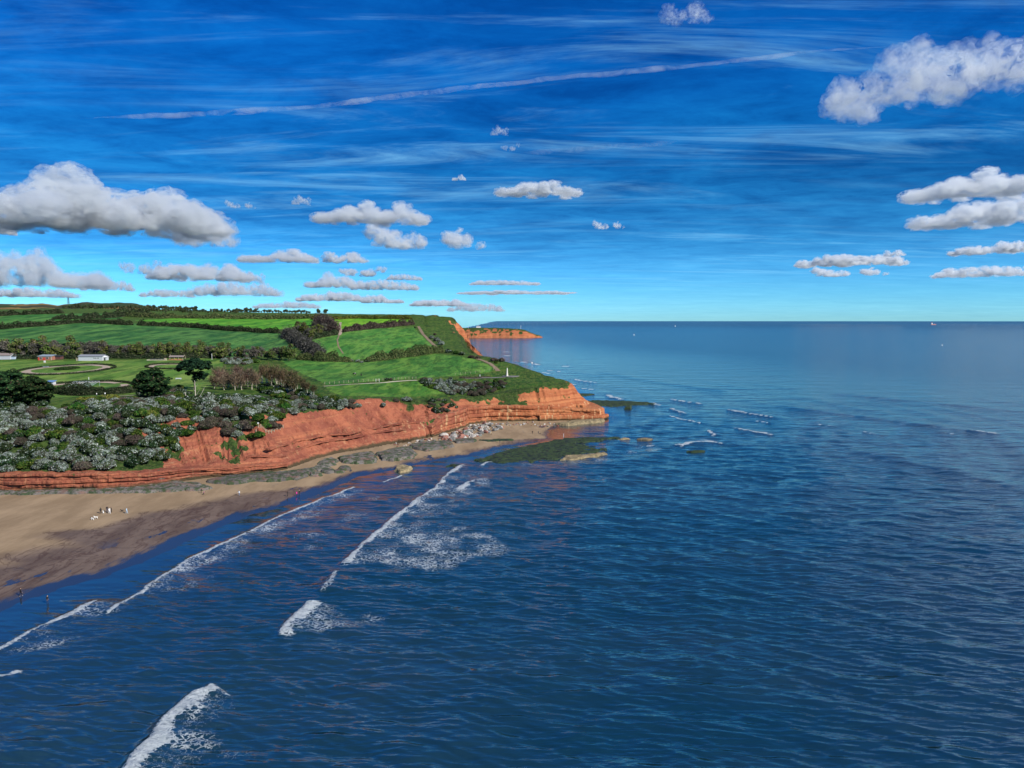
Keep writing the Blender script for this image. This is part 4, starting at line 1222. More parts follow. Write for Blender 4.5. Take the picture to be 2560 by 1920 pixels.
# scrub patch on the layered cliff
thicket([(1066, 1008), (1100, 1000), (1130, 1008), (1150, 1030), (1120, 1042), (1080, 1036)], 3.0, 1.7, {'dark': 4, 'green': 3, 'brown': 3}, 'clinging to the layered cliff', 'clinging to the layered cliff', 35, 6)
thicket([(1210, 1012), (1280, 1012), (1280, 1024), (1220, 1026)], 3.2, 1.1, {'dark': 3, 'green': 4, 'brown': 2}, 'on the ledge above the layered rock wall', 'on the ledge above the rock wall', 36, 6)
# round the foot of the pines and the park hedge
thicket([(-120, 1008), (100, 1006), (150, 1004), (100, 1020), (-120, 1030)], 4.5, 2.4, {'green': 3, 'dark': 3, 'brown': 2}, 'at the foot of the big pines', 'at the foot of the pines', 37)
thicket([(640, 965), (720, 975), (800, 990), (812, 1000), (740, 1000), (660, 990)], 4.2, 2.4, {'green': 5, 'dark': 2, 'brown': 2, 'blossom': .6}, 'under the bare pale-stemmed trees', 'under the pale-stemmed trees', 38, 10)
thicket([(560, 900), (640, 900), (645, 912), (560, 912)], 5, 2.6, {'blossom': 3, 'green': 2, 'brown': 2}, 'in the corner of the park field', 'in the corner of the park', 39, 10)
thicket([(340, 972), (440, 968), (470, 985), (440, 1000), (350, 1000)], 4.5, 2.3, {'dark': 3, 'brown': 3, 'green': 2}, 'between the two pines', 'between the two pines', 40, 10)

# mounds of bushes on the seaward brink and other single bushes: picture x, y, size, kind, label
for px, py, s, k, l in [
    (1120, 882, 6.5, 'dark', 'tall dark evergreen bush at the end of the long hedge'), (1140, 885, 6.0, 'green', 'broad green bush on the seaward brink by the hedge end'),
    (1155, 888, 5.0, 'dark', 'rounded dark bush overhanging the seaward brink'), (1178, 895, 5.5, 'brown', 'low purplish brown bush mound on the seaward brink'),
    (1195, 897, 4.5, 'brown', 'smaller brown bush beside the purplish mound'), (1235, 903, 6.0, 'brown', 'large grey brown bush mound nearest the sea'), (1255, 904, 5.0, 'brown', 'grey brown bush mound at the very cliff edge'),
    (1240, 908, 3.4, 'green', 'yellow green bush along the foot of the grey mound'), (1092, 853, 8.0, 'blossom', 'pale flowering bush beside the brown track'), (1078, 846, 6.0, 'blossom', 'small pale flowering bush higher up the brown track'),
    (1104, 862, 7.0, 'blossom', 'pale grey flowering bush below the far red cliff'), (1087, 838, 5.0, 'brown', 'brown bush above the pale flowering bushes'),
    (875, 904, 4.0, 'blossom', 'bright white flowering bush in front of the field hedge'), (895, 905, 3.6, 'blossom', 'low white flowering bush second from the hedge bend'), (920, 905, 3.4, 'dark', 'low dark bush at the bend of the field hedge'),
    (905, 907, 3.0, 'blossom', 'smallest white flowering bush in the field hedge row'), (968, 951, 3.2, 'dark', 'low dark bush beside the stile on the footpath'), (978, 951, 2.6, 'brown', 'low brown bush next to the dark bush by the stile'),
    (1126, 949, 2.6, 'dark', 'lone dark bush above the scrub wedge'), (1264, 951, 2.0, 'brown', 'small brown bush just below the obelisk terrace'), (852, 962, .8, 'dark', 'tiny dark bush beside the footpath'),
    (1038, 820, 3.0, 'dark', 'dark bush at the top of the brown track'), (1150, 806, 0, '', '')]:
    if s:
        p = at1(px, py)
        put_bush(k, p[0], p[1], s * .62, vr, l, None)

# ------------------------------------------------------------------ trees with trunks
def limb_points(r, base, direction, length, n=5, wig=.10, lift=.15):
    p = np.array(base, float); d = np.array(direction, float); d /= np.linalg.norm(d)
    pts = [p.copy()]
    for i in range(n):
        d = d + r.normal(0, wig, 3) + (0, 0, lift / n); d /= np.linalg.norm(d)
        p = p + d * length / n
        pts.append(p.copy())
    return np.array(pts)

def twig_cloud(starts, dirs, length, width, cols, r):
    """thin twig cards fanning from limb ends"""
    n = len(starts)
    d = dirs / (np.linalg.norm(dirs, axis=1, keepdims=True) + 1e-9)
    L = (length * r.uniform(.5, 1.3, n))[:, None]
    a = np.cross(d, r.normal(0, 1, (n, 3))); a /= np.linalg.norm(a, axis=1, keepdims=True) + 1e-9
    w_ = width * r.uniform(.6, 1.4, (n, 1))
    e = starts + d * L
    V = np.stack([starts - a * w_ * .5, starts + a * w_ * .5, e + a * w_ * .25, e - a * w_ * .25], 1).reshape(-1, 3)
    return V, np.arange(n * 4).reshape(n, 4), np.repeat(pick(cols, n, r), 4, 0)

def make_tree(kind, r):
    """returns (trunk mesh, crown mesh); unit: metres"""
    tb = MB(); tips = []; tdir = []
    if kind == 'bare':
        h = r.uniform(8.5, 11); fork = h * r.uniform(.25, .42)
        tr = limb_points(r, (0, 0, -.6), (r.normal(0, .10), r.normal(0, .10), 1), h * .72, 6, .07)
        tb.tube(tr, np.linspace(.24, .09, 7), 6)
        for i in range(7):
            b = tr[2 + r.integers(4)]
            a = r.uniform(0, 6.28)
            q = limb_points(r, b, (math.cos(a) * .8, math.sin(a) * .8, 1.1), h * r.uniform(.28, .45), 4, .12)
            tb.tube(q, np.linspace(.09, .03, 5), 4, False)
            for p_, d_ in zip(q[1:], np.diff(q, axis=0)):
                tips.append(p_); tdir.append(d_)
        for p_ in tr[4:]:
            tips.append(p_); tdir.append((0, 0, 1.))
        tips = np.array(tips); tdir = np.array(tdir)
        k = r.integers(0, len(tips), 620)
        st = tips[k] + r.normal(0, .75, (620, 3)); dr_ = tdir[k] * .6 + r.normal(0, .55, (620, 3)) + (0, 0, .35)
        V, F, C = twig_cloud(st, dr_, 1.5, .16, [(.17, .105, .075), (.12, .085, .06), (.22, .15, .11), (.09, .07, .05)], r)
        cm = mesh_np('crown', V, F, False, None, C)
    elif kind == 'tall':            # pale stems, brown crown on top
        h = r.uniform(10.5, 13)
        for s_ in range(r.integers(1, 3)):
            tr = limb_points(r, (s_ * .5, 0, -.6), (r.normal(0, .09), r.normal(0, .09), 1), h * .78, 6, .05)
            tb.tube(tr, np.linspace(.30, .12, 7), 6)
            for i in range(4):
                a = r.uniform(0, 6.28)
                q = limb_points(r, tr[3 + r.integers(3)], (math.cos(a) * .7, math.sin(a) * .7, 1.1), h * .28, 4, .12)
                tb.tube(q, np.linspace(.10, .03, 5), 4, False)
                tips += list(q[1:]); tdir += list(np.diff(q, axis=0))
        tips = np.array(tips); tdir = np.array(tdir)
        k = r.integers(0, len(tips), 620)
        st = tips[k] + r.normal(0, .85, (620, 3)) + (0, 0, .4); dr_ = tdir[k] * .5 + r.normal(0, .6, (620, 3)) + (0, 0, .3)
        V, F, C = twig_cloud(st, dr_, 1.3, .24, [(.11, .080, .045), (.075, .060, .038), (.15, .11, .06), (.06, .07, .025)], r)
        cm = mesh_np('crown', V, F, False, None, C)
    elif kind == 'spring':          # young yellow-green leaf on thin stems
        h = r.uniform(9, 12)
        tr = limb_points(r, (0, 0, -.6), (r.normal(0, .06), r.normal(0, .06), 1), h * .75, 6, .05)
        tb.tube(tr, np.linspace(.22, .08, 7), 6)
        L = []
        for i in range(9):
            a = r.uniform(0, 6.28); zz_ = h * r.uniform(.22, .86); rad = (1 - abs(zz_ / h - .58) * 1.3) * h * .18
            L.append((math.cos(a) * rad, math.sin(a) * rad, zz_, h * r.uniform(.13, .20)))
            tb.tube(limb_points(r, tr[min(5, int(zz_ / h * 6))], (math.cos(a), math.sin(a), .9), rad + .6, 3, .1), np.linspace(.07, .025, 4), 4, False)
        cm = crown_mesh('crown', L, 620, .62, [(.115, .15, .035), (.080, .12, .028), (.16, .18, .055), (.085, .08, .05), (.13, .11, .075)], [4, 4, 2, 2, 2], (.045, .060, .022), r, core_k=.62, skin=(.5, 1.15))
    elif kind == 'grey':            # leafless grey hedgerow tree
        h = r.uniform(8, 11)
        tr = limb_points(r, (0, 0, -.6), (r.normal(0, .08), r.normal(0, .08), 1), h * .6, 5, .06)
        tb.tube(tr, np.linspace(.24, .1, 6), 6)
        L = []
        for i in range(8):
            a = r.uniform(0, 6.28); zz_ = h * r.uniform(.2, .82); rad = h * .24 * r.uniform(.3, 1)
            L.append((math.cos(a) * rad, math.sin(a) * rad, zz_, h * r.uniform(.13, .19)))
            tb.tube(limb_points(r, tr[min(4, int(zz_ / h * 5))], (math.cos(a), math.sin(a), .9), rad + .8, 3, .1), np.linspace(.08, .03, 4), 4, False)
        cm = crown_mesh('crown', L, 620, .66, [(.13, .118, .10), (.095, .09, .074), (.17, .155, .13), (.065, .08, .04)], [4, 4, 2, 2], (.05, .048, .04), r, core_k=.6, aspect=.4, skin=(.45, 1.15))
    elif kind == 'wood':            # olive broadleaf of the far woods
        h = r.uniform(9, 13)
        tb.tube(limb_points(r, (0, 0, -.8), (0, 0, 1), h * .5, 4, .04), np.linspace(.35, .2, 5), 6)
        L = [(r.normal(0, h * .16), r.normal(0, h * .16), h * r.uniform(.2, .76), h * r.uniform(.17, .26)) for i in range(9)]
        cm = crown_mesh('crown', L, 300, 1.25, [(.060, .085, .034), (.088, .095, .052), (.042, .065, .030), (.12, .115, .07)], [4, 3, 3, 2], (.030, .042, .020), r)
    elif kind == 'pine':            # tiered dark crown
        h = r.uniform(15, 17)
        tr = limb_points(r, (0, 0, -.8), (r.normal(0, .05), r.normal(0, .05), 1), h * .92, 7, .035)
        tb.tube(tr, np.linspace(.48, .12, 8), 8)
        L = []
        for t_ in np.linspace(.22, .97, 9):
            rad = h * .36 * math.sin(math.pi * min(1, (1.06 - t_) * .95)) ** .7 * (1.05 if t_ < .8 else .8)
            for j in range(11 if t_ < .85 else 6):
                a = r.uniform(0, 6.28); q = rad * math.sqrt(r.uniform(.15, 1))
                L.append((math.cos(a) * q, math.sin(a) * q, h * t_ + r.normal(0, .5), r.uniform(1.2, 2.1)))
                if j < 3:
                    tb.tube(limb_points(r, (0, 0, h * t_ * .93), (math.cos(a), math.sin(a), .15), q, 3, .06), np.linspace(.13, .05, 4), 5, False)
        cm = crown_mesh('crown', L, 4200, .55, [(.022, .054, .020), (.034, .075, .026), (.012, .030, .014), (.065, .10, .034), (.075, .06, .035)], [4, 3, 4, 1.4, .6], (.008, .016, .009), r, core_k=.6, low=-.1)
    elif kind == 'umbrella':        # flat-topped pine on a tall bare trunk
        h = r.uniform(17, 18)
        tr = limb_points(r, (0, 0, -.8), (.03, 0, 1), h * .8, 7, .04)
        tb.tube(tr, np.linspace(.42, .16, 8), 8)
        L = []
        for j in range(80):
            a = r.uniform(0, 6.28); q = 7.0 * math.sqrt(r.uniform(.02, 1))
            zz_ = h * (.52 + .45 * math.sqrt(max(0, 1 - (q / 7.6) ** 2)) * r.uniform(.55, 1.0))
            L.append((math.cos(a) * q, math.sin(a) * q, zz_, r.uniform(1.2, 2.0)))
            if j % 8 == 0:
                tb.tube(limb_points(r, tr[5], (math.cos(a), math.sin(a), .35), q, 4, .06), np.linspace(.15, .05, 5), 5, False)
        for j in range(20):
            a = r.uniform(0, 6.28); q = r.uniform(.5, 4.6); L.append((math.cos(a) * q - 1.2, math.sin(a) * q, h * r.uniform(.30, .56), r.uniform(.9, 1.6)))
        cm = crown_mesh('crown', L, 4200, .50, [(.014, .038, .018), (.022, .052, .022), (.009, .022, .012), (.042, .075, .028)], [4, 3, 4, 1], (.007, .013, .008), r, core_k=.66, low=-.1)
    tm = tb.mesh('trunk', True)
    return tm, cm
TREES = {}
for kd, cnt in (('bare', 4), ('tall', 5), ('spring', 6), ('grey', 5), ('wood', 5), ('pine', 3), ('umbrella', 1)):
    TREES[kd] = []
    for i in range(cnt):
        t_, c_ = make_tree(kd, vr)
        t_.materials.append(PALEBARK if kd in ('tall', 'bare') else BARK); c_.materials.append(LEAF)
        TREES[kd].append((t_, c_))
TREE_NAME = dict(bare='bare_tree', tall='pale_stemmed_tree', spring='young_leafing_tree', grey='grey_leafless_tree', wood='woodland_tree', pine='pine_tree', umbrella='pine_tree')
def put_tree(kind, x, y, s, label, group=None, r=vr, var=None, zs=1.0):
    t_, c_ = TREES[kind][r.integers(len(TREES[kind])) if var is None else var]
    o = empty(TREE_NAME[kind], (x, y, ground(x, y)), r.uniform(0, 6.28), label=label, category='tree', group=group)
    o.scale = (s, s, s * zs)
    link('trunk', t_, None, o); link('crown', c_, None, o)
    return o

# dark pines
for px, py, s, lb, v in [(28, 1012, 1.08, 'broad dark pine at the left edge of the park', 0), (92, 1014, .92, 'dark pine with a sloping crown right of the biggest pine', 1), (-30, 1000, 1.05, 'dark pine cut off by the left edge of the picture', 2),
                         (383, 1000, 1.05, 'dome-shaped dark pine standing alone in the middle of the scrub', 0)]:
    p = at1(px, py); put_tree('pine', p[0], p[1], s, lb, None, vr, v, .70)
p = at1(488, 975); put_tree('umbrella', p[0], p[1], 1.0, 'flat-topped dark pine on a bare trunk above the scrub', zs=.84)
# the tree belt behind the park huts
r = np.random.default_rng(41)
BELT = ('behind the grey cabin', 'behind the upturned boat', 'behind the brick hut', 'left of the long white hut', 'behind the long white hut', 'right of the garden shed', 'behind the pale bank', 'behind the timber pavilion', 'near the tall pale pole')
for px in np.arange(-60, 565, 9.0):
    for row in (0, 1):
        Y = 512 + row * 9 + r.normal(0, 1.5)
        x = (px + r.normal(0, 4) + row * 5 - 1280) / FOC * Y * 1.0
        left = px < 250
        kd = 'grey' if r.random() < (.45 if left else .2) else 'spring'
        put_tree(kd, x, Y, r.uniform(.85, 1.3) if left else r.uniform(.78, 1.0), ('greenish young tree' if kd == 'spring' else 'grey leafless tree') + (' in the front' if row == 0 else ' in the back') + ' row of the belt ' + BELT[int(np.searchsorted((30, 80, 150, 190, 260, 330, 420, 470), px))], 'trees in the belt behind the park')
for px in np.arange(565, 745, 10.0):
    Y = 520 + r.normal(0, 3)
    x = (px + r.normal(0, 3) - 1280) / FOC * Y
    kd = 'grey' if r.random() < .68 else 'spring'
    put_tree(kd, x, Y, r.uniform(.72, 1.05), ('leafless grey tree' if kd == 'grey' else 'sparse green tree') + ' below the crop field ' + ('near the park corner' if px < 630 else 'in the middle' if px < 690 else 'near the diagonal hedge'), 'trees along the lower edge of the crop field')
# bare brown trees beside the flat-topped pine, then the pale-stemmed clump
for px, py in [(535, 972), (548, 966), (558, 975), (571, 968), (583, 976), (595, 970), (607, 975), (619, 968), (631, 974), (642, 968), (565, 960), (590, 960), (612, 961), (545, 955)]:
    p = at1(px + r.normal(0, 2), py); put_tree('bare', p[0], p[1], r.uniform(.9, 1.15), 'leafless brown tree right of the flat-topped pine', 'leafless brown trees beside the pine')
for px, py in [(655, 962), (668, 958), (682, 966), (695, 972), (706, 976), (716, 984), (728, 980), (738, 988), (750, 984), (760, 990), (772, 992), (690, 960), (715, 968), (745, 976), (784, 996), (676, 974)]:
    p = at1(px + r.normal(0, 2), py); put_tree('tall', p[0], p[1], r.uniform(.75, 1.0) * (1.0 if px < 740 else .72), 'pale-stemmed tree with thin brown top in the clump by the pasture', 'pale-stemmed trees by the pasture')
# two dead trees
tb = MB(); q = limb_points(r, (0, 0, -.5), (-.12, 0, 1), 9.5, 6, .05); tb.tube(q, np.linspace(.26, .07, 7), 6)
q2 = limb_points(r, (0, 0, .6), (.8, 0, .9), 7, 5, .06); tb.tube(q2, np.linspace(.16, .04, 6), 5)
for b, d, l in ((q[2], (.9, .1, .8), 3.2), (q[3], (-.7, .2, .7), 1.8), (q[4], (.7, -.2, .8), 2.2), (q2[3], (.4, .3, .9), 2.0), (q[5], (.5, 0, .8), 1.4)):
    tb.tube(limb_points(r, b, d, l, 3, .1), np.linspace(.07, .03, 4), 4)
p = at1(490, 1006); o = empty('dead_tree', (p[0], p[1], p[2]), 0, label='forked pale dead tree rising out of the white bushes', category='tree'); tb.build('trunk', PALEBARK, o)
p = at1(469, 1004); o = empty('dead_tree', (p[0], p[1], p[2]), 0, label='short pale dead stump left of the forked dead tree', category='tree')
MB().tube(limb_points(r, (0, 0, -.5), (-.15, 0, 1), 4.6, 4, .05), np.linspace(.24, .12, 5), 6).build('trunk', PALEBARK, o)

# copse on the slope left of the sloping pasture
for px, py in [(745, 842), (752, 836), (760, 842), (768, 834), (776, 842), (784, 834), (790, 828), (738, 832), (770, 846), (758, 828), (780, 848), (745, 826), (800, 838), (810, 834)]:
    p = at1(px, py); put_tree('spring' if r.random() < .45 else 'grey', p[0], p[1], r.uniform(.9, 1.3), 'small tree in the copse above the diagonal hedge', 'trees in the copse above the diagonal hedge')
# woods on the skyline
for px in np.arange(165, 500, 7.0):
    Y = 1500 + r.normal(0, 60); x = (px - 1280) / FOC * Y
    put_tree('wood', x, Y, r.uniform(.6, 1.0), 'dark tree in the far wood on the ridge', 'trees in the far wood', r)
for px in np.arange(300, 780, 7.0):
    Y = 1180 + r.normal(0, 20); x = (px - 1280) / FOC * Y
    put_tree('wood', x, Y, r.uniform(.35, .62), 'low olive tree in the belt behind the upper fields, ' + ('at its left end', 'left of its middle', 'at its middle', 'right of its middle', 'at its right end')[int((px - 300) / 96.1)], 'trees in the belt behind the upper fields', r)
for px, Y, s in ((596, 1500, .9), (606, 1500, .7), (618, 1480, 1.1), (630, 1480, 1.0), (642, 1480, .9), (815, 1120, .7), (800, 1120, .8)):
    put_tree('wood', (px - 1280) / FOC * Y, Y, s, 'tree standing up on the skyline ridge', 'trees on the skyline ridge', r)

# ------------------------------------------------------------------ hedgerows: each one a thing of its own
def hedge(pts, h, w, kind, label, r=vr, name='hedgerow', lump=.35, base=0.0):
    """pts: picture points along the foot"""
    P = at([p[0] for p in pts], [p[1] for p in pts])
    return hedge_w(P[:, :2], h, w, kind, label, r, name, lump)
PAL = dict(olive=([(.075, .10, .034), (.105, .125, .044), (.055, .075, .028), (.15, .145, .065)], (.030, .040, .018)),
           dark=([(.034, .050, .022), (.050, .062, .032), (.024, .036, .017), (.085, .083, .052)], (.016, .022, .012)),
           grey=([(.13, .12, .105), (.098, .095, .08), (.17, .16, .14), (.065, .072, .045)], (.045, .045, .039)),
           brown=([(.10, .076, .064), (.078, .062, .052), (.135, .105, .082), (.06, .06, .036)], (.036, .031, .026)),
           gold=([(.12, .13, .025), (.16, .15, .03), (.09, .10, .025), (.07, .08, .03)], (.030, .036, .012)),
           low=([(.030, .060, .018), (.045, .075, .022), (.020, .040, .014), (.07, .08, .035)], (.014, .024, .010)))
def hedge_w(P, h, w, kind, label, r=vr, name='hedgerow', lump=.35):
    seg = np.linalg.norm(np.diff(P, axis=0), axis=1)
    cum = np.concatenate([[0], np.cumsum(seg)]); L = cum[-1]
    Ym = P[:, 1].mean()
    s = max(.35, Ym * .00105)
    cols, core = PAL[kind]
    sd = int(r.integers(1000))
    def point(t):
        return np.interp(t, cum, P[:, 0]), np.interp(t, cum, P[:, 1])
    def size(t):
        return 1 + lump * fbm(t / max(6., s * 5), t * 0 + sd, 3, .6, 401) * 2
    n = int(np.clip(1.7 * (2 * h + w) * L / s ** 2, 60, 6000))
    t = r.uniform(0, L, n); th = r.uniform(-.15, math.pi + .15, n)
    x, y = point(t); x2, y2 = point(np.clip(t + .5, 0, L)); x1, y1 = point(np.clip(t - .5, 0, L))
    tx, ty = x2 - x1, y2 - y1; ln = np.hypot(tx, ty) + 1e-6; nx, ny = -ty / ln, tx / ln
    k = size(t) * r.uniform(.86, 1.08, n)
    k = k * np.minimum(1, .35 + np.minimum(t, L - t) / (w * .8))
    ox = np.cos(th) * w / 2 * k
    X = x + nx * ox; Y = y + ny * ox
    Z = terrain(x + nx * ox * .9, y + ny * ox * .9) + np.maximum(np.sin(th), 0) * h * k + r.uniform(0, .15 * h, n) * (np.sin(th) < .3)
    N = np.stack([nx * np.cos(th), ny * np.cos(th), np.sin(th) + .2], 1)
    V, F = quads_at(np.stack([X, Y, Z], 1), N, s * 1.15, r, .8)
    C = np.repeat(pick(cols, n, r, [4, 3, 3, 2]), 4, 0)
    # dense inside
    m = max(4, int(L / max(1.5, s * 1.6))); tt = np.linspace(0, L, m); cx2, cy2 = point(tt)
    ax, ay = np.gradient(cx2), np.gradient(cy2); al = np.hypot(ax, ay) + 1e-6
    q = 7; ths = np.linspace(-.25, math.pi + .25, q)
    kk = size(tt) * .80 * np.minimum(1, .3 + np.minimum(tt, L - tt) / w)
    CX = cx2[:, None] - (ay / al)[:, None] * np.cos(ths) * w / 2 * kk[:, None]; CY = cy2[:, None] + (ax / al)[:, None] * np.cos(ths) * w / 2 * kk[:, None]
    CZ = terrain(CX, CY) + np.sin(ths) * h * kk[:, None] - .3
    cv = np.stack([CX.ravel(), CY.ravel(), CZ.ravel()], 1)
    i_, j_ = np.meshgrid(np.arange(m - 1), np.arange(q - 1), indexing='ij'); a_ = (i_ * q + j_).ravel()
    cf = np.stack([a_, a_ + 1, a_ + q + 1, a_ + q], 1) + len(V)
    me = mesh_np(name, np.concatenate([V, cv]), np.concatenate([F, cf]), False, None, np.concatenate([C, np.tile(np.array(core), (len(cv), 1))]))
    return link(name, me, LEAF, label=label, category='hedge')

hedge([(742, 899), (800, 903), (878, 905)], 5.5, 7, 'olive', 'thick olive hedge at the foot of the diagonal hedgerow')
hedge([(912, 904), (960, 899), (1010, 893), (1060, 886), (1108, 880)], 6.0, 6, 'olive', 'long rounded olive hedge between the two big pastures')
hedge([(716, 838), (735, 852), (760, 868), (785, 884), (800, 897)], 8.0, 13, 'grey', 'broad grey hedgerow running diagonally down the hill')
hedge([(795, 812), (812, 820), (838, 832)], 11.0, 16, 'brown', 'block of dark brown leafless scrub beside the sandy gap')
hedge([(858, 830), (890, 826), (930, 821), (985, 815), (1036, 811)], 5.5, 8, 'brown', 'dark hedge between the sloping pasture and the sunlit field')
hedge([(765, 848), (800, 843), (842, 836)], 4, 7, 'dark', 'dark hedge along the top left edge of the sloping pasture')
hedge([(-200, 830), (0, 823), (90, 816), (200, 807), (290, 811), (332, 813)], 5.2, 8, 'dark', 'long dark hedge along the top of the crop field, left of the gap')
hedge([(342, 813), (400, 815), (480, 819), (560, 826), (640, 831), (698, 833)], 4.6, 7, 'dark', 'long dark hedge along the top of the crop field, right of the gap')
hedge([(130, 799), (200, 797), (260, 795), (330, 790), (380, 788)], 6, 11, 'dark', 'dark hedge in front of the far upland field')
hedge([(-200, 792), (0, 789), (60, 787), (160, 783)], 5.5, 11, 'dark', 'dark hedge high up at the far left')
hedge([(300, 790), (400, 795), (560, 796), (700, 797), (790, 797)], 5.5, 13, 'olive', 'olive hedge belt along the back of the upper fields')
hedge([(810, 798), (900, 796), (980, 797), (1030, 798)], 4, 8, 'gold', 'golden gorse hedge along the ridge top')
hedge([(780, 799), (798, 798), (815, 800)], 6, 12, 'gold', 'bright yellow green bushes at the end of the ridge field')
hedge([(-60, 898), (100, 897), (300, 896), (460, 895), (560, 895)], 3.0, 4, 'dark', 'dark undergrowth hedge beneath the tree belt behind the park')
hedge([(138, 984), (200, 988), (270, 986), (340, 980)], 3.6, 6, 'dark', 'dark clipped hedge along the lower edge of the park')
hedge([(190, 1000), (235, 998), (300, 994)], 1.2, 3, 'gold', 'low row of yellow gorse below the park hedge')
hedge([(1150, 945), (1190, 946), (1225, 943)], 0.9, 2, 'brown', 'low brown hedge bank beside the obelisk path')

# ================================================================== PATHS
PATHM = plain('pale_path', (.40, .36, .27), .95, .25, .6)
TRACKM = plain('earth_track', (.20, .145, .09), .95, .35, .5)
PINKM = plain('gravel_path', (.33, .26, .195), .95, .25, .6)
PAVE = plain('paving', (.15, .14, .135), .9, .2, 1.0)
def strip(name, pts, width, mat, label, lift=.16, world=None, n=60, cat='path'):
    P = world if world is not None else at([p[0] for p in pts], [p[1] for p in pts])[:, :2]
    P = np.asarray(P, float)
    seg = np.linalg.norm(np.diff(P, axis=0), axis=1); cum = np.concatenate([[0], np.cumsum(seg)])
    n = max(n, int(cum[-1] / 2.5))
    t = np.linspace(0, cum[-1], n)
    x = np.interp(t, cum, P[:, 0]); y = np.interp(t, cum, P[:, 1])
    tx, ty = np.gradient(x), np.gradient(y); l = np.hypot(tx, ty) + 1e-9
    w = width * (1 + .18 * fbm(t / 8., t * 0, 3, .5, 77))
    V = []
    for k in (-.5, 0, .5):
        X = x - ty / l * w * k; Y = y + tx / l * w * k
        V.append(np.stack([X, Y, terrain(X, Y) + lift - abs(k) * .1], 1))
    V = np.stack(V, 1).reshape(-1, 3)
    a = np.arange(n - 1)[:, None] * 3 + np.arange(2)[None]; a = a.ravel()
    return link(name, mesh_np(name, V, np.stack([a, a + 1, a + 4, a + 3], 1)[:, ::-1]), mat, kind='structure', label=label, category=cat)
strip('footpath', [(808, 966), (880, 961), (960, 957), (1042, 951)], 1.7, PATHM, 'straight pale footpath crossing the pasture above the cliffs')
strip('track', [(1192, 897), (1212, 903), (1228, 911), (1240, 921), (1246, 928)], 3.0, TRACKM, 'brown earth track curving round the corner of the pasture')
strip('track', [(1046, 816), (1052, 826), (1062, 840), (1076, 854), (1092, 868)], 3.2, TRACKM, 'worn sandy track climbing beside the sloping pasture')
strip('track', [(851, 806), (849, 818), (852, 830), (848, 838)], 3.2, PINKM, 'sandy gap worn through the dark hedge')
strip('track', [(848, 838), (843, 850), (846, 866), (858, 884)], 1.2, TRACKM, 'faint curved track worn across the sloping pasture')
strip('footpath', [(1160, 946), (1210, 945), (1268, 942)], 3.0, PAVE, 'grey path leading to the obelisk terrace', .2)
strip('footpath', [(250, 991), (300, 990), (345, 988)], 1.6, PATHM, 'thin pale path below the park hedge')
def ring(px, py, r0, w, a0, a1, mat, label, name='ring_path', lift=.18):
    c = at1(px, py)
    an = np.radians(np.linspace(a0, a1, 80))
    return strip(name, None, w, mat, label, lift, np.stack([c[0] + np.cos(an) * r0, c[1] + np.sin(an) * r0], 1), 90), c
o, rc = ring(168, 922, 20.5, 4.5, 0, 360, PINKM, 'complete pinkish gravel ring path in the park')
an = np.radians(np.linspace(0, 360, 60))
hedge_w(np.stack([rc[0] + np.cos(an) * 25, rc[1] + np.sin(an) * 25], 1), .8, 1.6, 'dark', 'low dark hedge circling the gravel ring path', name='ring_hedge', lump=.1)
an = np.radians(np.linspace(0, 360, 30))
hedge_w(np.stack([rc[0] + np.cos(an) * 5, rc[1] + np.sin(an) * 6], 1), .6, 3.0, 'low', 'low planting bed in the middle of the gravel ring', name='planting_bed', lump=.3)
o, rc2 = ring(205, 966, 19, 4.0, 62, 175, PINKM, 'left curved piece of gravel path behind the metal frame')
ring(205, 966, 19, 4.0, 5, 45, PINKM, 'right curved piece of gravel path behind the park hedge')
o, rc3 = ring(436, 916, 13, 3.2, 60, 300, PINKM, 'gravel ring path half hidden by the flat-topped pine')
an = np.radians(np.linspace(40, 310, 40))
hedge_w(np.stack([rc3[0] + np.cos(an) * 16, rc3[1] + np.sin(an) * 16], 1), .7, 1.4, 'dark', 'low dark hedge round the half hidden ring path', name='ring_hedge', lump=.1)
an = np.radians(np.linspace(20, 170, 40))
hedge_w(np.stack([rc2[0] + np.cos(an) * 23, rc2[1] + np.sin(an) * 23], 1), .9, 1.6, 'dark', 'low dark hedge behind the broken gravel ring', name='ring_hedge', lump=.1)

# ================================================================== BUILDINGS
WHITEW = plain('white_render', (.44, .46, .48), .8, .12, .8)
GREYROOF = plain('grey_roof', (.20, .21, .23), .7, .2, 1.0)
BROWNROOF = plain('brown_roof', (.22, .18, .16), .8, .2, 1.0)
SLATE = plain('slate_blue_roof', (.22, .27, .31), .7, .2, 1.0)
BRICK = plain('red_brick', (.30, .13, .09), .9, .3, 2.0)
REDP = plain('red_paint', (.50, .05, .035), .6)
GLASS = plain('dark_glass', (.02, .025, .03), .15, spec=.6)
TIMBER = plain('brown_timber', (.30, .19, .11), .85, .3, 2.0)
PALET = plain('pale_timber', (.36, .30, .21), .85, .25, 2.0)
WHITEP = plain('white_paint', (.62, .62, .60), .6, .08)
BLUEP = plain('blue_paint', (.12, .22, .40), .6)
METAL = plain('pale_metal', (.36, .42, .45), .5, .1)
DARKP = plain('dark_paint', (.03, .03, .035), .7)
YEL = plain('ochre_paint', (.55, .33, .06), .7)
STONE = plain('pale_stone', (.62, .58, .50), .85, .15, 1.5)

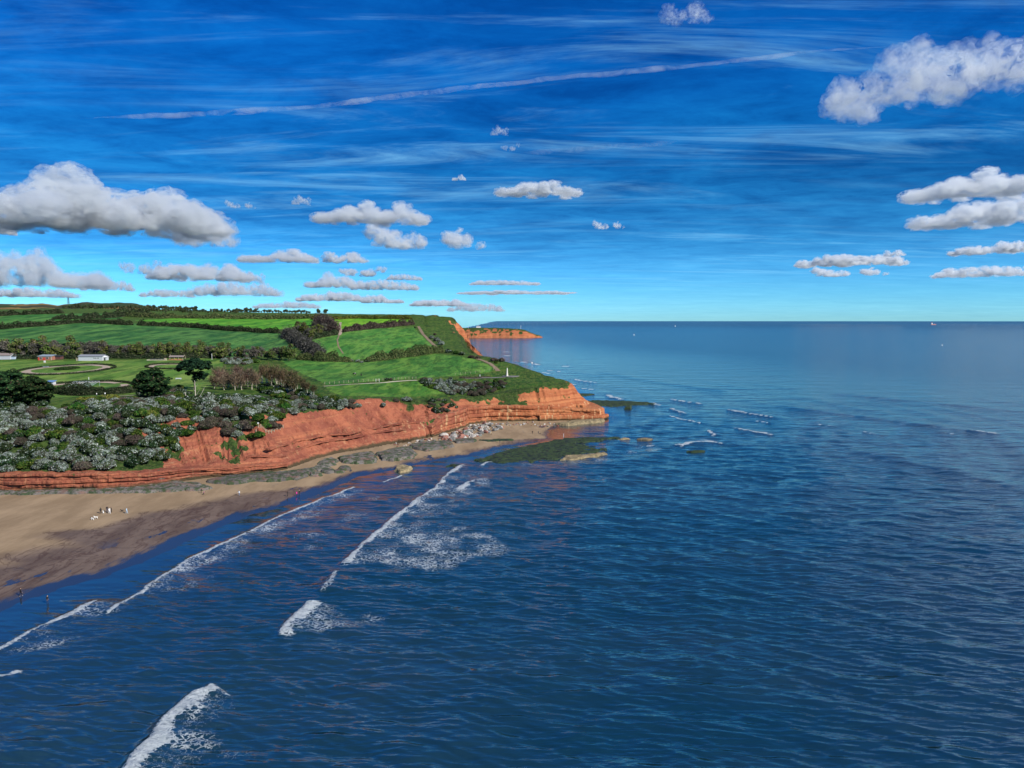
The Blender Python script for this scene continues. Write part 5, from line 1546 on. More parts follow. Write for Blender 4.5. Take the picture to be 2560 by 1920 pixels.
def hut(px, py, w, dp, h, rh, wall, roof, label, name='hut', mono=False, wins=(), door=None, rotz=0.0, extra=None):
    p = at1(px, py)
    o = empty(name, (p[0], p[1], p[2] - .1), rotz, label=label, category='building')
    MB().box(-w / 2, w / 2, 0, dp, 0, h).build('wall', wall, o)
    mb = MB(); e = .35
    if mono:
        V = [(-w / 2 - e, -e, h + .02), (w / 2 + e, -e, h + .02), (w / 2 + e, dp + e, h + rh), (-w / 2 - e, dp + e, h + rh)]
        V += [(x, y, z + .22) for x, y, z in V]
    else:
        V = None
        y0, ym, y1 = -e, dp / 2, dp + e
        A = [(-w / 2 - e, y0, h - .05), (-w / 2 - e, ym, h + rh), (-w / 2 - e, y1, h - .05), (w / 2 + e, y0, h - .05), (w / 2 + e, ym, h + rh), (w / 2 + e, y1, h - .05)]
        B = [(x, y, z + .18) for x, y, z in A]
        mb.add(A + B, [(0, 1, 4, 3), (1, 2, 5, 4), (6, 9, 10, 7), (7, 10, 11, 8), (0, 3, 9, 6), (2, 8, 11, 5), (0, 6, 7, 1), (1, 7, 8, 2), (3, 4, 10, 9), (4, 5, 11, 10)])
        for sx in (-1, 1):
            x = sx * (w / 2 - .02); q = .12 * sx
            g = MB().add([(x, 0, h), (x, dp, h), (x, dp / 2, h + rh), (x - q, 0, h), (x - q, dp, h), (x - q, dp / 2, h + rh)], [(0, 1, 2), (5, 4, 3), (0, 3, 4, 1), (1, 4, 5, 2), (2, 5, 3, 0)])
            g.build('gable', wall, o)
    if V:
        mb.add(V, [(3, 2, 1, 0), (4, 5, 6, 7), (0, 1, 5, 4), (1, 2, 6, 5), (2, 3, 7, 6), (3, 0, 4, 7)])
    mb.build('roof', roof, o)
    for x, z, ww, wh in wins:
        f = MB().box(x - ww / 2 - .1, x + ww / 2 + .1, -.10, .02, z - .1, z + wh + .1).build('window', WHITEP, o)
        MB().box(x - ww / 2, x + ww / 2, -.14, -.09, z, z + wh).build('pane', GLASS, f)
    if door:
        x, ww, wh, m_ = door
        dd = MB().box(x - ww / 2, x + ww / 2, -.12, .02, .05, wh).build('door', m_, o)
        MB().box(x + ww / 2 - .2, x + ww / 2 - .1, -.18, -.12, 1.0, 1.15).build('handle', METAL, dd)
    if extra:
        extra(o)
    return o
hut(-14, 899, 22, 7, 2.9, 1.4, WHITEW, BROWNROOF, 'grey walled cabin with brown roof at the left picture edge', 'cabin', wins=((-6, 1.2, 1.2, .8), (3, 1.2, 1.2, .8)), extra=lambda o: (MB().box(11.1, 13.6, .8, 5, 0, 2.2).build('lean_to', plain('blue_grey', (.40, .48, .56), .8), o), MB().box(11.15, 13.9, .5, 5.2, 2.2, 2.35).build('lean_to_roof', GREYROOF, o)))
hut(112, 901, 9.2, 5, 2.8, .9, BRICK, SLATE, 'small red brick hut with slate blue roof and red panel', 'brick_hut', True, wins=((-2.6, 1.3, 1.5, .9), (1.9, 1.3, 1.5, .9)), door=(-.4, 1.4, 1.9, REDP), extra=lambda o: (MB().box(-4.58, -3.7, -.10, .01, .1, 2.0).build('panel', REDP, o), MB().box(4.2, 4.63, -.12, .3, 0, 2.85).build('corner_post', PALET, o)))
hut(142, 899, 4.6, 4, 2.2, .4, plain('dark_red_board', (.10, .045, .04), .9), DARKP, 'low dark red shed right of the brick hut', 'shed', True, extra=lambda o: MB().box(-2.9, -2.3, -.6, -.5, .9, 1.9).build('sign_panel', WHITEP, o))
hut(226, 902, 16.2, 6, 3.0, 1.1, WHITEW, GREYROOF, 'long white hut with grey roof behind the ring path', 'long_hut', wins=((2.6, 1.75, .9, .45), (3.8, 1.75, .9, .45), (5.4, 1.75, 1.1, .45)), extra=lambda o: (MB().box(-10.0, -8.2, .5, 4, 0, 1.9).build('lean_to', PALET, o), MB().box(-10.2, -8.15, .3, 4.2, 1.9, 2.05).build('lean_to_roof', TIMBER, o)))
hut(262, 901, 2.4, 2.6, 2.2, .7, WHITEW, WHITEP, 'little white garden shed beside the long white hut', 'shed', door=(0, .9, 1.8, GLASS))
# open timber pavilion
p = at1(441, 900); o = empty('pavilion', tuple(p), 0, label='open brown timber pavilion in front of the tree belt', category='pavilion')
for x in (-4.4, -1.5, 1.5, 4.4):
    for y in (0, 3.6):
        MB().box(x - .12, x + .12, y - .12, y + .12, -.3, 2.1).build('post', PALET, o)
MB().add([(-4.8, -.4, 2.0), (4.8, -.4, 2.0), (4.8, 1.8, 2.9), (-4.8, 1.8, 2.9), (-4.8, 4, 2.0), (4.8, 4, 2.0), (-4.8, -.4, 2.15), (4.8, -.4, 2.15), (4.8, 1.8, 3.05), (-4.8, 1.8, 3.05), (-4.8, 4, 2.15), (4.8, 4, 2.15)],
         [(3, 2, 1, 0), (4, 5, 2, 3), (6, 7, 8, 9), (9, 8, 11, 10), (0, 1, 7, 6), (10, 11, 5, 4), (0, 6, 9, 3), (3, 9, 10, 4), (1, 2, 8, 7), (2, 5, 11, 8)]).build('roof', BROWNROOF, o)
for x in (-4.9, 4.9):
    MB().tube([(x, -.5, 1.9), (x, 1.95, 3.5)], .10, 5).build('rafter', PALET, o)
    MB().tube([(x, 4.1, 1.9), (x, 1.65, 3.5)], .10, 5).build('rafter', PALET, o)
MB().box(-3.6, 3.4, .6, 1.2, 0, .75).build('counter', YEL, o)
MB().box(-4.8, 4.8, -1.3, -.9, -.2, .45).build('front_wall', BRICK, o)
# low pale stage with dark boards
p = at1(391, 901); o = empty('display_bank', tuple(p), 0, label='low pale bank with dark boards left of the pavilion', category='display')
MB().box(-6.6, 6.6, 0, 1.5, -.3, .55).build('base', PATHM, o)
for k, x in enumerate((-3.6, -1.6, .4, 2.4, 4.4)):
    MB().box(x - .8, x + .8, .5, .62, .5, 1.3 + .12 * (k % 2)).build('board', DARKP, o)
MB().box(4.2, 5.8, 1.6, 2.2, 0, 1.5).build('box', PALET, o)
# upturned white boat
p = at1(58, 897); o = empty('boat', tuple(p), .15, label='upturned white boat on the grass left of the brick hut', category='boat')
V = []; F = []
for i in range(13):
    t = i / 12 * 2 - 1; w_ = 1.1 * (1 - t ** 4) ** .7 + .02
    for k in range(9):
        a = math.pi * k / 8
        V.append((t * 3.1, math.cos(a) * w_, .1 + math.sin(a) * 1.0 * (1 - t ** 4 * .7)))
for i in range(12):
    for k in range(8):
        q = i * 9 + k; F.append((q, q + 1, q + 10, q + 9))
MB().add(V, F).build('hull', WHITEP, o, True); MB().tube([(-2.9, 0, 1.05), (2.9, 0, 1.05)], .06, 5).build('keel', TIMBER, o)
# park furniture
p = at1(112, 909); o = empty('notice_board', tuple(p), 0, label='white notice board on two posts in the park', category='sign')
MB().box(-.65, .65, -.05, .05, .7, 2.0).build('panel', WHITEP, o)
for x in (-.55, .55):
    MB().box(x - .06, x + .06, .06, .16, -.3, 2.05).build('post', TIMBER, o)
p = at1(115, 919); o = empty('picnic_table', tuple(p), .2, label='pale picnic table at the left end of the gravel ring', category='table')
MB().box(-1.6, 1.6, -.5, .5, .72, .80).build('table_top', METAL, o)
for y in (-.95, .95):
    MB().box(-1.6, 1.6, y - .15, y + .15, .42, .48).build('seat', METAL, o)
for x in (-1.1, 1.1):
    MB().box(x - .06, x + .06, -.95, .95, .36, .42).tube([(x, -.75, 0), (x, -.3, .72)], .05, 5).tube([(x, .75, 0), (x, .3, .72)], .05, 5).build('leg', METAL, o)
hut(124, 962, 3.6, 2.4, 1.5, .5, WHITEW, BLUEP, 'small kiosk with a blue roof beside the dark pines', 'kiosk', True, wins=((0, .6, 1.4, .6),))
# slanted metal lattice
p = at1(192, 968); o = empty('climbing_lattice', (p[0], p[1], p[2]), R(8), label='slanted pale metal lattice frame standing on the grass', category='frame')
for i in range(9):
    x = -6 + i * 1.5
    MB().tube([(x, 0, .1), (x + 2.0, 6.5, 2.4)], .06, 5).build('rail', METAL, o)
for j in range(6):
    y = j * 1.3; z = .1 + 2.3 * j / 5
    MB().tube([(-6 + .4 * j, y, z), (6 + .4 * j, y, z)], .06, 5).build('bar', METAL, o)
for x, y, z in ((-4, 6.5, 2.4), (2, 6.5, 2.4), (8, 6.5, 2.4), (-6, 0, .1), (6, 0, .1)):
    MB().tube([(x, y, -.3), (x, y, z)], .06, 5).build('leg', METAL, o)
p = at1(222, 949); o = empty('post', tuple(p), 0, label='short white post behind the lattice frame', category='post'); MB().box(-.12, .12, -.12, .12, -.3, 1.3).build('shaft', WHITEP, o)
p = at1(362, 896); o = empty('post', tuple(p), 0, label='white marker post left of the pale bank', category='post'); MB().box(-.45, .45, -.1, .1, -.3, 1.4).build('shaft', WHITEP, o)
p = at1(530, 899); o = empty('pole', tuple(p), 0, label='tall pale pole at the right end of the tree belt', category='pole'); MB().tube([(0, 0, -.3), (0, 0, 4.2)], .14, 6).build('shaft', WHITEP, o)
p = at1(446, 949); o = empty('bench', tuple(p), 0, label='pale bench beside the flat-topped pine', category='bench')
MB().box(-1.6, 1.6, -.25, .25, .4, .5).build('seat', WHITEP, o); MB().box(-1.6, 1.6, .22, .3, .5, .95).build('backrest', METAL, o)
for x in (-1.3, 1.3):
    MB().box(x - .08, x + .08, -.2, .2, 0, .4).build('leg', METAL, o)

# ------------------------------------------------------------------ obelisk on its terrace
p = at1(1268, 941.5)
zt = p[2]
c = at1(1277, 940)
an = np.linspace(0, 2 * math.pi, 41)[:-1]
mb = MB(); mb.prism([(math.cos(a) * 5.6, math.sin(a) * 5.6) for a in an], -1.2, .12)
mb.build('terrace', PAVE, None, False, loc=(c[0], c[1], ground(c[0], c[1])), label='round grey paved terrace around the obelisk', category='terrace')
zt = ground(c[0], c[1]) + .12
o = empty('obelisk', (p[0], p[1], zt), R(20), label='tall slender pale stone obelisk on the clifftop', category='monument')
MB().box(-.62, .62, -.62, .62, 0, .55).build('plinth', STONE, o)
s0, s1 = .46, .24
MB().add([(-s0, -s0, .55), (s0, -s0, .55), (s0, s0, .55), (-s0, s0, .55), (-s1, -s1, 4.7), (s1, -s1, 4.7), (s1, s1, 4.7), (-s1, s1, 4.7)], [(0, 1, 5, 4), (1, 2, 6, 5), (2, 3, 7, 6), (3, 0, 4, 7), (3, 2, 1, 0), (4, 5, 6, 7)]).build('shaft', STONE, o)
MB().add([(-.24, -.24, 4.7), (.24, -.24, 4.7), (.24, .24, 4.7), (-.24, .24, 4.7), (0, 0, 5.5)], [(0, 1, 4), (1, 2, 4), (2, 3, 4), (3, 0, 4), (3, 2, 1, 0)]).build('tip', WHITEP, o)
q = at1(1200, 941); o = empty('post', tuple(q), 0, label='short white marker post on the path to the obelisk', category='post'); MB().box(-.2, .2, -.2, .2, -.2, 1.2).build('shaft', WHITEP, o)

# ------------------------------------------------------------------ fences, each with its posts and wires
def fence(pts, n, h, label, mat, rails=(.5, .95), pr=.08, rr=.012):
    P = at([a_[0] for a_ in pts], [a_[1] for a_ in pts])[:, :2]
    seg = np.linalg.norm(np.diff(P, axis=0), axis=1); cum = np.concatenate([[0], np.cumsum(seg)])
    t = np.linspace(0, cum[-1], n)
    x = np.interp(t, cum, P[:, 0]); y = np.interp(t, cum, P[:, 1]); z = terrain(x, y)
    o = empty('fence', (x[0], y[0], z[0]), 0, label=label, category='fence')
    pm = MB().box(-pr, pr, -pr, pr, -.5, h).mesh('post')
    pm.materials.append(mat)
    for i in range(n):
        link('post', pm, None, o, (x[i] - x[0], y[i] - y[0], z[i] - z[0]))
    for k in rails:
        MB().tube(np.stack([x - x[0], y - y[0], z - z[0] + h * k], 1), rr, 4).build('rail', mat, o)
    return o
fence([(812, 961), (880, 956), (960, 951.5), (1040, 947)], 22, 1.35, 'long post and wire fence beside the straight footpath', PALET)
fence([(1138, 937.5), (1190, 932.5), (1234, 925)], 9, 1.35, 'row of fence posts above the path to the obelisk', PALET)
fence([(1234, 925), (1236, 919), (1222, 909), (1204, 902), (1186, 896)], 16, 1.2, 'fence bending round the corner of the pasture beside the track', PALET)
fence([(640, 1078), (664, 1080), (690, 1076), (708, 1070)], 9, 1.3, 'pale timber railing at the top of the gully beside the red slope', PALET, (.5, .92), .1, .07)
p = at1(646, 1072); o = empty('signpost', tuple(p), 0, label='pale signpost behind the timber railing', category='sign'); MB().box(-.1, .1, -.1, .1, -.3, 2.3).build('post', PALET, o); MB().box(-.3, .3, -.13, -.1, 1.8, 2.3).build('panel', WHITEP, o)
p = at1(944, 954); o = empty('stile', tuple(p), 0, label='pale timber stile in the footpath fence', category='stile')
for x in (-.9, .9):
    MB().box(x - .1, x + .1, -.1, .1, -.3, 1.6).build('post', WHITEP, o)
for z in (.45, .85, 1.25):
    MB().box(-.9, .9, -.05, .05, z, z + .1).build('rail', PALET, o)

# ------------------------------------------------------------------ far things
FARH = plain('far_white', (.66, .64, .62), .8, .05)
for k, (px, w_, h_, l_) in enumerate([(1196, 14, 9, 'tiny white lookout hut on top of the far headland'), (1134, 7, 12, 'tiny pinkish building at the left end of the far headland'), (1302, 2, 14, 'thin mast near the tip of the far headland'), (1171, 3, 8, 'small post on the far headland skyline')]):
    x = (px - 1280) / FOC * 2330; z = float(np.interp(x, [-430, -186, -60, 10, 40], [34, 31, 31, 29, 25])) - 2
    o = empty('lookout_hut' if k < 2 else 'mast', (x, 2336, z), 0, label=l_, category='building' if k < 2 else 'mast')
    if k < 2:
        MB().box(-w_ / 2, w_ / 2, 0, 8, 0, h_ - 2).build('wall', FARH, o); MB().add([(-w_ / 2 - .5, -.5, h_ - 2), (w_ / 2 + .5, -.5, h_ - 2), (w_ / 2 + .5, 8.5, h_ - 2), (-w_ / 2 - .5, 8.5, h_ - 2), (0, 4, h_ + 1)], [(0, 1, 4), (1, 2, 4), (2, 3, 4), (3, 0, 4), (3, 2, 1, 0)]).build('roof', REDP if k else GREYROOF, o)
    else:
        MB().tube([(0, 0, -1), (0, 0, h_)], [.5, .3], 6).build('shaft', FARH, o); MB().box(-.9, .9, -.2, .2, h_ - 1.2, h_).build('head', FARH, o)
P_ = at_y(np.array([171.]), np.array([757.]), np.array([2900.]))[0]
o = empty('lattice_tower', (P_[0], 2900, P_[2] - 6), 0, label='thin dark lattice tower on the far left hill', category='tower')
for sx in (-1, 1):
    for sy in (-1, 1):
        MB().tube([(sx * 3, sy * 3, 0), (sx * 1.6, sy * 1.6, 26)], .6, 5).build('leg', DARKP, o)
for z in (6, 12, 18, 24):
    w_ = 3 - 1.4 * z / 26
    MB().box(-w_, w_, -w_, -w_ + .5, z, z + .6).box(-w_, w_, w_ - .5, w_, z, z + .6).build('brace', DARKP, o)
# buoys and a ship

for k, (px, py, l_) in enumerate([(1585, 838, 'white buoy nearest the far headland tip'), (1688, 816, 'tiny white buoy close under the horizon'), (2355, 864, 'tiny white buoy at the far right of the sea'), (1330, 908, 'white buoy among the breakers off the point')]):
    q = at_z(np.array([px * 1.]), np.array([py * 1.]), 0.)[0]
    s = q[1] / 1000 * .8 + .4
    o = empty('buoy', (q[0], q[1], 0), 0, label=l_, category='buoy'); o.scale = (s, s, s)
    an = np.linspace(0, 2 * math.pi, 13)[:-1]
    prof = [(.0, -.4), (.8, -.35), (1.0, .1), (.75, .55), (.3, .8), (.2, 1.6), (.0, 1.7)]
    V = [(math.cos(a) * r_, math.sin(a) * r_, z_) for r_, z_ in prof for a in an]
    F = [(i * 12 + j, i * 12 + (j + 1) % 12, (i + 1) * 12 + (j + 1) % 12, (i + 1) * 12 + j) for i in range(6) for j in range(12)]
    MB().add(V, F).build('float', WHITEP, o, True)
    MB().tube([(0, 0, 1.6), (0, 0, 2.6)], .08, 5).build('topmark', REDP, o)
q = at_z(np.array([2334.]), np.array([803.6]), 0.)[0]
q = at_y(np.array([2334.]), np.array([803.6]), np.array([9000.]))[0]
o = empty('ship', (q[0], q[1], 0), R(10), label='tiny reddish ship on the right horizon', category='ship')
MB().prism([(-34, -6), (26, -6), (38, 0), (26, 6), (-34, 6)], -2, 9).build('hull', plain('hull_red', (.40, .16, .14), .7), o)
MB().box(-30, -16, -5, 5, 9.02, 24).build('bridge', WHITEP, o); MB().box(-26, -21, -2, 2, 24.02, 30).build('funnel', REDP, o); MB().tube([(14, 0, 9), (14, 0, 22)], .7, 6).build('mast', WHITEP, o)

# ================================================================== PEOPLE AND ANIMALS
SKIN = plain('skin', (.42, .26, .19), .6, .08)
HAIRD = plain('dark_hair', (.02, .015, .012), .7)
def cloth(name, c):
    return plain('cloth_' + name, c, .9, .15, 6.0)
CL = dict(black=cloth('black', (.012, .012, .015)), white=cloth('white', (.72, .74, .76)), blue=cloth('blue', (.10, .17, .30)), paleblue=cloth('pale_blue', (.34, .48, .60)), pink=cloth('pink', (.62, .22, .36)),
          magenta=cloth('magenta', (.55, .03, .25)), yellow=cloth('yellow', (.70, .42, .03)), grey=cloth('grey', (.12, .12, .13)), navy=cloth('navy', (.02, .03, .07)), brown=cloth('brown', (.09, .05, .035)))

def skin_mesh(name, verts, edges, radii, levels=1, root=0):
    me = bpy.data.meshes.new(name)
    me.from_pydata([tuple(v) for v in verts], edges, [])
    ob = bpy.data.objects.new(name, me); COL.objects.link(ob)
    md = ob.modifiers.new('skin', 'SKIN')
    for i, rr in enumerate(radii):
        me.skin_vertices[0].data[i].radius = rr if isinstance(rr, tuple) else (rr, rr)
    me.skin_vertices[0].data[root].use_root = True
    md.use_smooth_shade = True
    sb = ob.modifiers.new('sub', 'SUBSURF'); sb.levels = levels; sb.render_levels = levels
    dg = bpy.context.evaluated_depsgraph_get()
    out = bpy.data.meshes.new_from_object(ob.evaluated_get(dg))
    out.name = name
    bpy.data.objects.remove(ob)
    return out

def body_mesh(pose):
    """standing or walking figure 1.72 m tall, facing +y; pose: stride, arm swing, bend"""
    st, sw, bend = pose
    v = []; e = []; rad = []
    def add(p, r_, parent=None):
        v.append(np.array(p, float)); rad.append(r_)
        if parent is not None:
            e.append((parent, len(v) - 1))
        return len(v) - 1
    def lean(p):            # bend forward at the hips
        p = np.array(p, float); dz_ = max(0, p[2] - .92)
        a = bend
        return (p[0], p[1] * 1 + dz_ * math.sin(a), .92 + dz_ * math.cos(a)) if p[2] > .92 else tuple(p)
    pel = add((0, 0, .92), (.155, .115))
    wa = add(lean((0, .0, 1.08)), (.135, .10), pel)
    ch = add(lean((0, .0, 1.28)), (.165, .115), wa)
    ne = add(lean((0, .01, 1.46)), .06, ch)
    hd = add(lean((0, .03, 1.56)), .085, ne)
    he = add(lean((0, .03, 1.66)), .090, hd)
    add(lean((0, .02, 1.72)), .055, he)
    add(lean((0, .115, 1.58)), .022, hd)       # nose and chin
    for s in (-1, 1):
        sh = add(lean((s * .19, 0, 1.39)), .065, ch)
        el = add(lean((s * .25, s * sw * .16 - .02, 1.12)), .048, sh)
        wr_ = add(lean((s * .26, s * sw * .30 + .06, .90)), .034, el)
        add(lean((s * .26, s * sw * .33 + .08, .81)), (.038, .022), wr_)
        hp = add((s * .095, 0, .86), .095, pel)
        kn = add((s * .10, -s * st * .22 + .03, .48), .068, hp)
        an_ = add((s * .10, -s * st * .42 - .02, .10), .042, kn)
        add((s * .11, -s * st * .42 + .12, .035), (.042, .032), an_)
    me = skin_mesh('body', v, e, rad, 1)
    # fingers and thumb, rooted in the palm
    bm = bmesh.new(); bm.from_mesh(me)
    for s in (-1, 1):
        pc = np.array(lean((s * .26, s * sw * .33 + .08, .80)))
        fl = MB()
        for k in range(4):
            b = pc + (0, -.028 + .019 * k, -.01)
            L_ = (.062, .072, .076, .060)[3 - k]
            fl.tube([b, b + (s * -.008, .012, -L_ * .55), b + (s * -.022, .026, -L_)], [.009, .0085, .007], 5)
        b = pc + (s * -.01, .034, .035)
        fl.tube([b, b + (s * -.018, .03, -.025), b + (s * -.026, .036, -.052)], [.011, .010, .008], 5)
        tm = fl.mesh('f'); bm.from_mesh(tm)
    out = bpy.data.meshes.new('body'); bm.to_mesh(out); bm.free()
    out.polygons.foreach_set('use_smooth', [True] * len(out.polygons))
    return out, lean
BODY = {}
def person(px, py, top, legs, label, pose=(0, .2, 0), face=0.0, h=1.72, hair=HAIRD, shoes=None, z=None, long=False, group=None):
    if pose not in BODY:
        BODY[pose] = body_mesh(pose)
    src, lean = BODY[pose]
    me = src.copy(); me.name = 'body'
    for m_ in (CL[top], CL[legs], SKIN, hair, shoes or CL['black']):
        me.materials.append(m_)
    inv_b = pose[2]
    for f in me.polygons:
        c = f.center
        # undo the bend to sort the faces by body height
        dz_ = (c[2] - .92) * math.cos(inv_b) + c[1] * math.sin(inv_b) if c[2] > .80 and inv_b else c[2] - .92
        hh = .92 + dz_
        if hh > 1.50:
            f.material_index = 3 if (hh > 1.655 or (c[1] * math.cos(inv_b) - (c[2] - .92) * math.sin(inv_b) < .0)) else 2
        elif hh > 1.455:
            f.material_index = 2
        elif abs(c[0]) > .215 and hh < .89 and hh > .6:
            f.material_index = 2
        elif hh > (.70 if long else .92) or (abs(c[0]) > .20 and hh > .88):
            f.material_index = 0
        elif hh < .085:
            f.material_index = 4
        else:
            f.material_index = 1
    p = at1(px, py) if z is None else at_z(np.array([px * 1.]), np.array([py * 1.]), z)[0]
    o = link('person', me, None, None, (p[0], p[1], p[2] - .01), face, h / 1.72, label=label, category='person', group=group)
    return o

def dog(px, py, coat, head, label, face=0.0, s=1.0, sit=False, name='dog'):
    v = []; e = []; rad = []
    def add(p, r_, parent=None):
        v.append(p); rad.append(r_)
        if parent is not None:
            e.append((parent, len(v) - 1))
        return len(v) - 1
    if not sit:
        a = add((0, 0, .50), .12); b = add((0, -.32, .50), .10, a); c = add((0, .26, .50), .135, a)
        n1 = add((0, .40, .62), .075, c); n2 = add((0, .50, .74), .075, n1); add((0, .66, .70), .04, n2)
        t = add((0, -.46, .56), .03, b); add((0, -.66, .74), .018, t)
        for sx in (-1, 1):
            add((sx * .065, .46, .84), .022, n2)
            k = add((sx * .09, .25, .30), .042, c); w_ = add((sx * .09, .23 + sx * .06, .12), .026, k); add((sx * .09, .27 + sx * .07, .02), .028, w_)
            k = add((sx * .09, -.26, .36), .060, b); q = add((sx * .09, -.42 + sx * .05, .20), .028, k); u = add((sx * .09, -.40 + sx * .05, .06), .022, q); add((sx * .09, -.35 + sx * .05, .02), .026, u)
    else:
        a = add((0, 0, .34), .13); b = add((0, -.16, .16), .13, a); c = add((0, .12, .52), .12, a)
        n1 = add((0, .17, .68), .075, c); n2 = add((0, .22, .80), .08, n1); add((0, .38, .77), .04, n2)
        t = add((0, -.34, .06), .03, b); add((0, -.52, .05), .018, t)
        for sx in (-1, 1):
            add((sx * .07, .19, .91), .022, n2)
            k = add((sx * .09, .17, .32), .04, c); add((sx * .09, .20, .03), .028, k)
            k = add((sx * .13, .02, .16), .05, b); add((sx * .13, .14, .03), .03, k)
    me = skin_mesh('dog', v, e, rad, 2)
    me.materials.append(coat); me.materials.append(head)
    for f in me.polygons:
        f.material_index = 1 if (f.center[1] > .36 if not sit else f.center[2] > .72) else 0
    p = at1(px, py)
    return link(name, me, None, None, (p[0], p[1], p[2] - .005), face, s, label=label, category='dog')
WDOG = cloth('white_fur', (.75, .74, .70)); BDOG = cloth('black_fur', (.015, .014, .014))

person(52, 1490, 'black', 'black', 'person all in black walking on the wet sand at far left', (.5, .8, 0), R(-70), shoes=WHITEP)
person(119, 1509, 'black', 'navy', 'dark clothed person standing at the edge of the water', (.1, .2, 0), R(-100), z=0.0)
person(252, 1284, 'black', 'black', 'person in black beside the small sitting white dog', (.1, .2, 0), R(40))
dog(258.5, 1283, WDOG, WDOG, 'small white dog sitting beside a person in black', R(60), .85, True)
person(268, 1280, 'black', 'navy', 'tallest person in black at the back of the beach group', (.1, .3, 0), R(-150), 1.85)
person(274, 1284, 'white', 'white', 'person dressed in white in the middle of the beach group', (.4, .6, 0), R(-120), shoes=WHITEP)
person(278.5, 1281, 'black', 'black', 'person in black right behind the one in white', (.2, .4, 0), R(-60), 1.68)
person(317, 1284, 'paleblue', 'paleblue', 'person in pale blue walking near the black dog', (.5, .7, 0), R(-100), shoes=WHITEP)
dog(305, 1279.5, BDOG, BDOG, 'black dog between the beach group and the person in pale blue', R(80), .9)
dog(231, 1300, WDOG, BDOG, 'white dog with a black head walking left on the sand', R(75), 1.0)
dog(240, 1297, WDOG, WDOG, 'white dog following the one with the black head', R(100), 1.0)
person(503, 1233, 'black', 'black', 'person in black beside the bending figure in pink', (.1, .2, .2), R(-60))
person(509, 1237, 'pink', 'black', 'person in pink bending down to the sand', (.2, .2, 1.1), R(-100), 1.5)
person(598, 1239, 'white', 'blue', 'person in white top and blue trousers alone on the sand', (.3, .5, 0), R(150))
person(719, 1241, 'black', 'black', 'person in black standing on the red wet sand', (.1, .3, 0), R(90))
person(742, 1240, 'magenta', 'navy', 'person in a bright magenta coat by the water', (.2, .3, .15), R(60), 1.55, long=True)
person(748.5, 1238, 'black', 'black', 'person in black just right of the magenta coat', (.1, .3, 0), R(120), hair=cloth('fair_hair', (.5, .42, .28)))
person(1228, 1087, 'yellow', 'black', 'person in a yellow jacket among the boulders', (.2, .3, .5), R(90), 1.7, long=True)
person(1249.5, 1108, 'black', 'grey', 'dark figure on the sand beside the thin dark rocks', (.1, .2, 0), R(30))
person(1331, 1085, 'black', 'black', 'person in black standing alone on the far sand', (.1, .2, 0), R(180))
person(1346, 1085, 'grey', 'grey', 'person in grey near the end of the sand with a dog', (.1, .2, .3), R(150), 1.6)
dog(1350, 1086, BDOG, BDOG, 'dark dog beside the person in grey at the far sand', R(-90), .9)
person(1409, 1092, 'white', 'white', 'person in white paddling in the shallows by the point', (.1, .2, 0), R(90), z=0.0)
person(242, 991, 'white', 'navy', 'person in white behind the gorse below the park hedge', (.2, .3, 0), R(90))
person(263, 990, 'white', 'grey', 'person in white further right on the path below the park hedge', (.2, .3, 0), R(60))
person(1263.5, 940, 'brown', 'navy', 'person in dark clothes standing beside the obelisk', (.1, .2, .2), R(-40))
# two cows
def cow(px, py, label, face):
    v = []; e = []; rad = []
    def add(p, r_, parent=None):
        v.append(p); rad.append(r_)
        if parent is not None:
            e.append((parent, len(v) - 1))
        return len(v) - 1
    a = add((0, 0, 1.0), .36); b = add((0, -.7, 1.05), .32, a); c = add((0, .6, 1.0), .34, a)
    n1 = add((0, .98, .85), .19, c); n2 = add((0, 1.25, .52), .15, n1); add((0, 1.38, .25), .09, n2)
    t = add((0, -1.02, 1.05), .05, b); add((0, -1.08, .5), .03, t)
    for sx in (-1, 1):
        add((sx * .24, 1.14, .72), .05, n2)
        k = add((sx * .2, .6, .55), .11, c); w_ = add((sx * .2, .58, .28), .06, k); add((sx * .2, .6, .03), .07, w_)
        k = add((sx * .2, -.7, .65), .16, b); q = add((sx * .2, -.85, .38), .07, k); add((sx * .2, -.78, .03), .07, q)
    me = skin_mesh('cow', v, e, rad, 2)
    me.materials.append(BDOG); me.materials.append(WDOG)
    for f in me.polygons:
        cc = f.center
        f.material_index = 1 if (math.sin(cc[1] * 4.1 + 1) * math.sin(cc[2] * 5 + cc[0] * 3) > .45 and cc[2] > 1.05) else 0
    p = at1(px, py)
    return link('cow', me, None, None, tuple(p), face, 1.15, label=label, category='cow')
cow(886, 938, 'larger dark cow grazing in the big pasture', R(70))
cow(903, 940, 'smaller dark cow grazing right of the larger one', R(190))

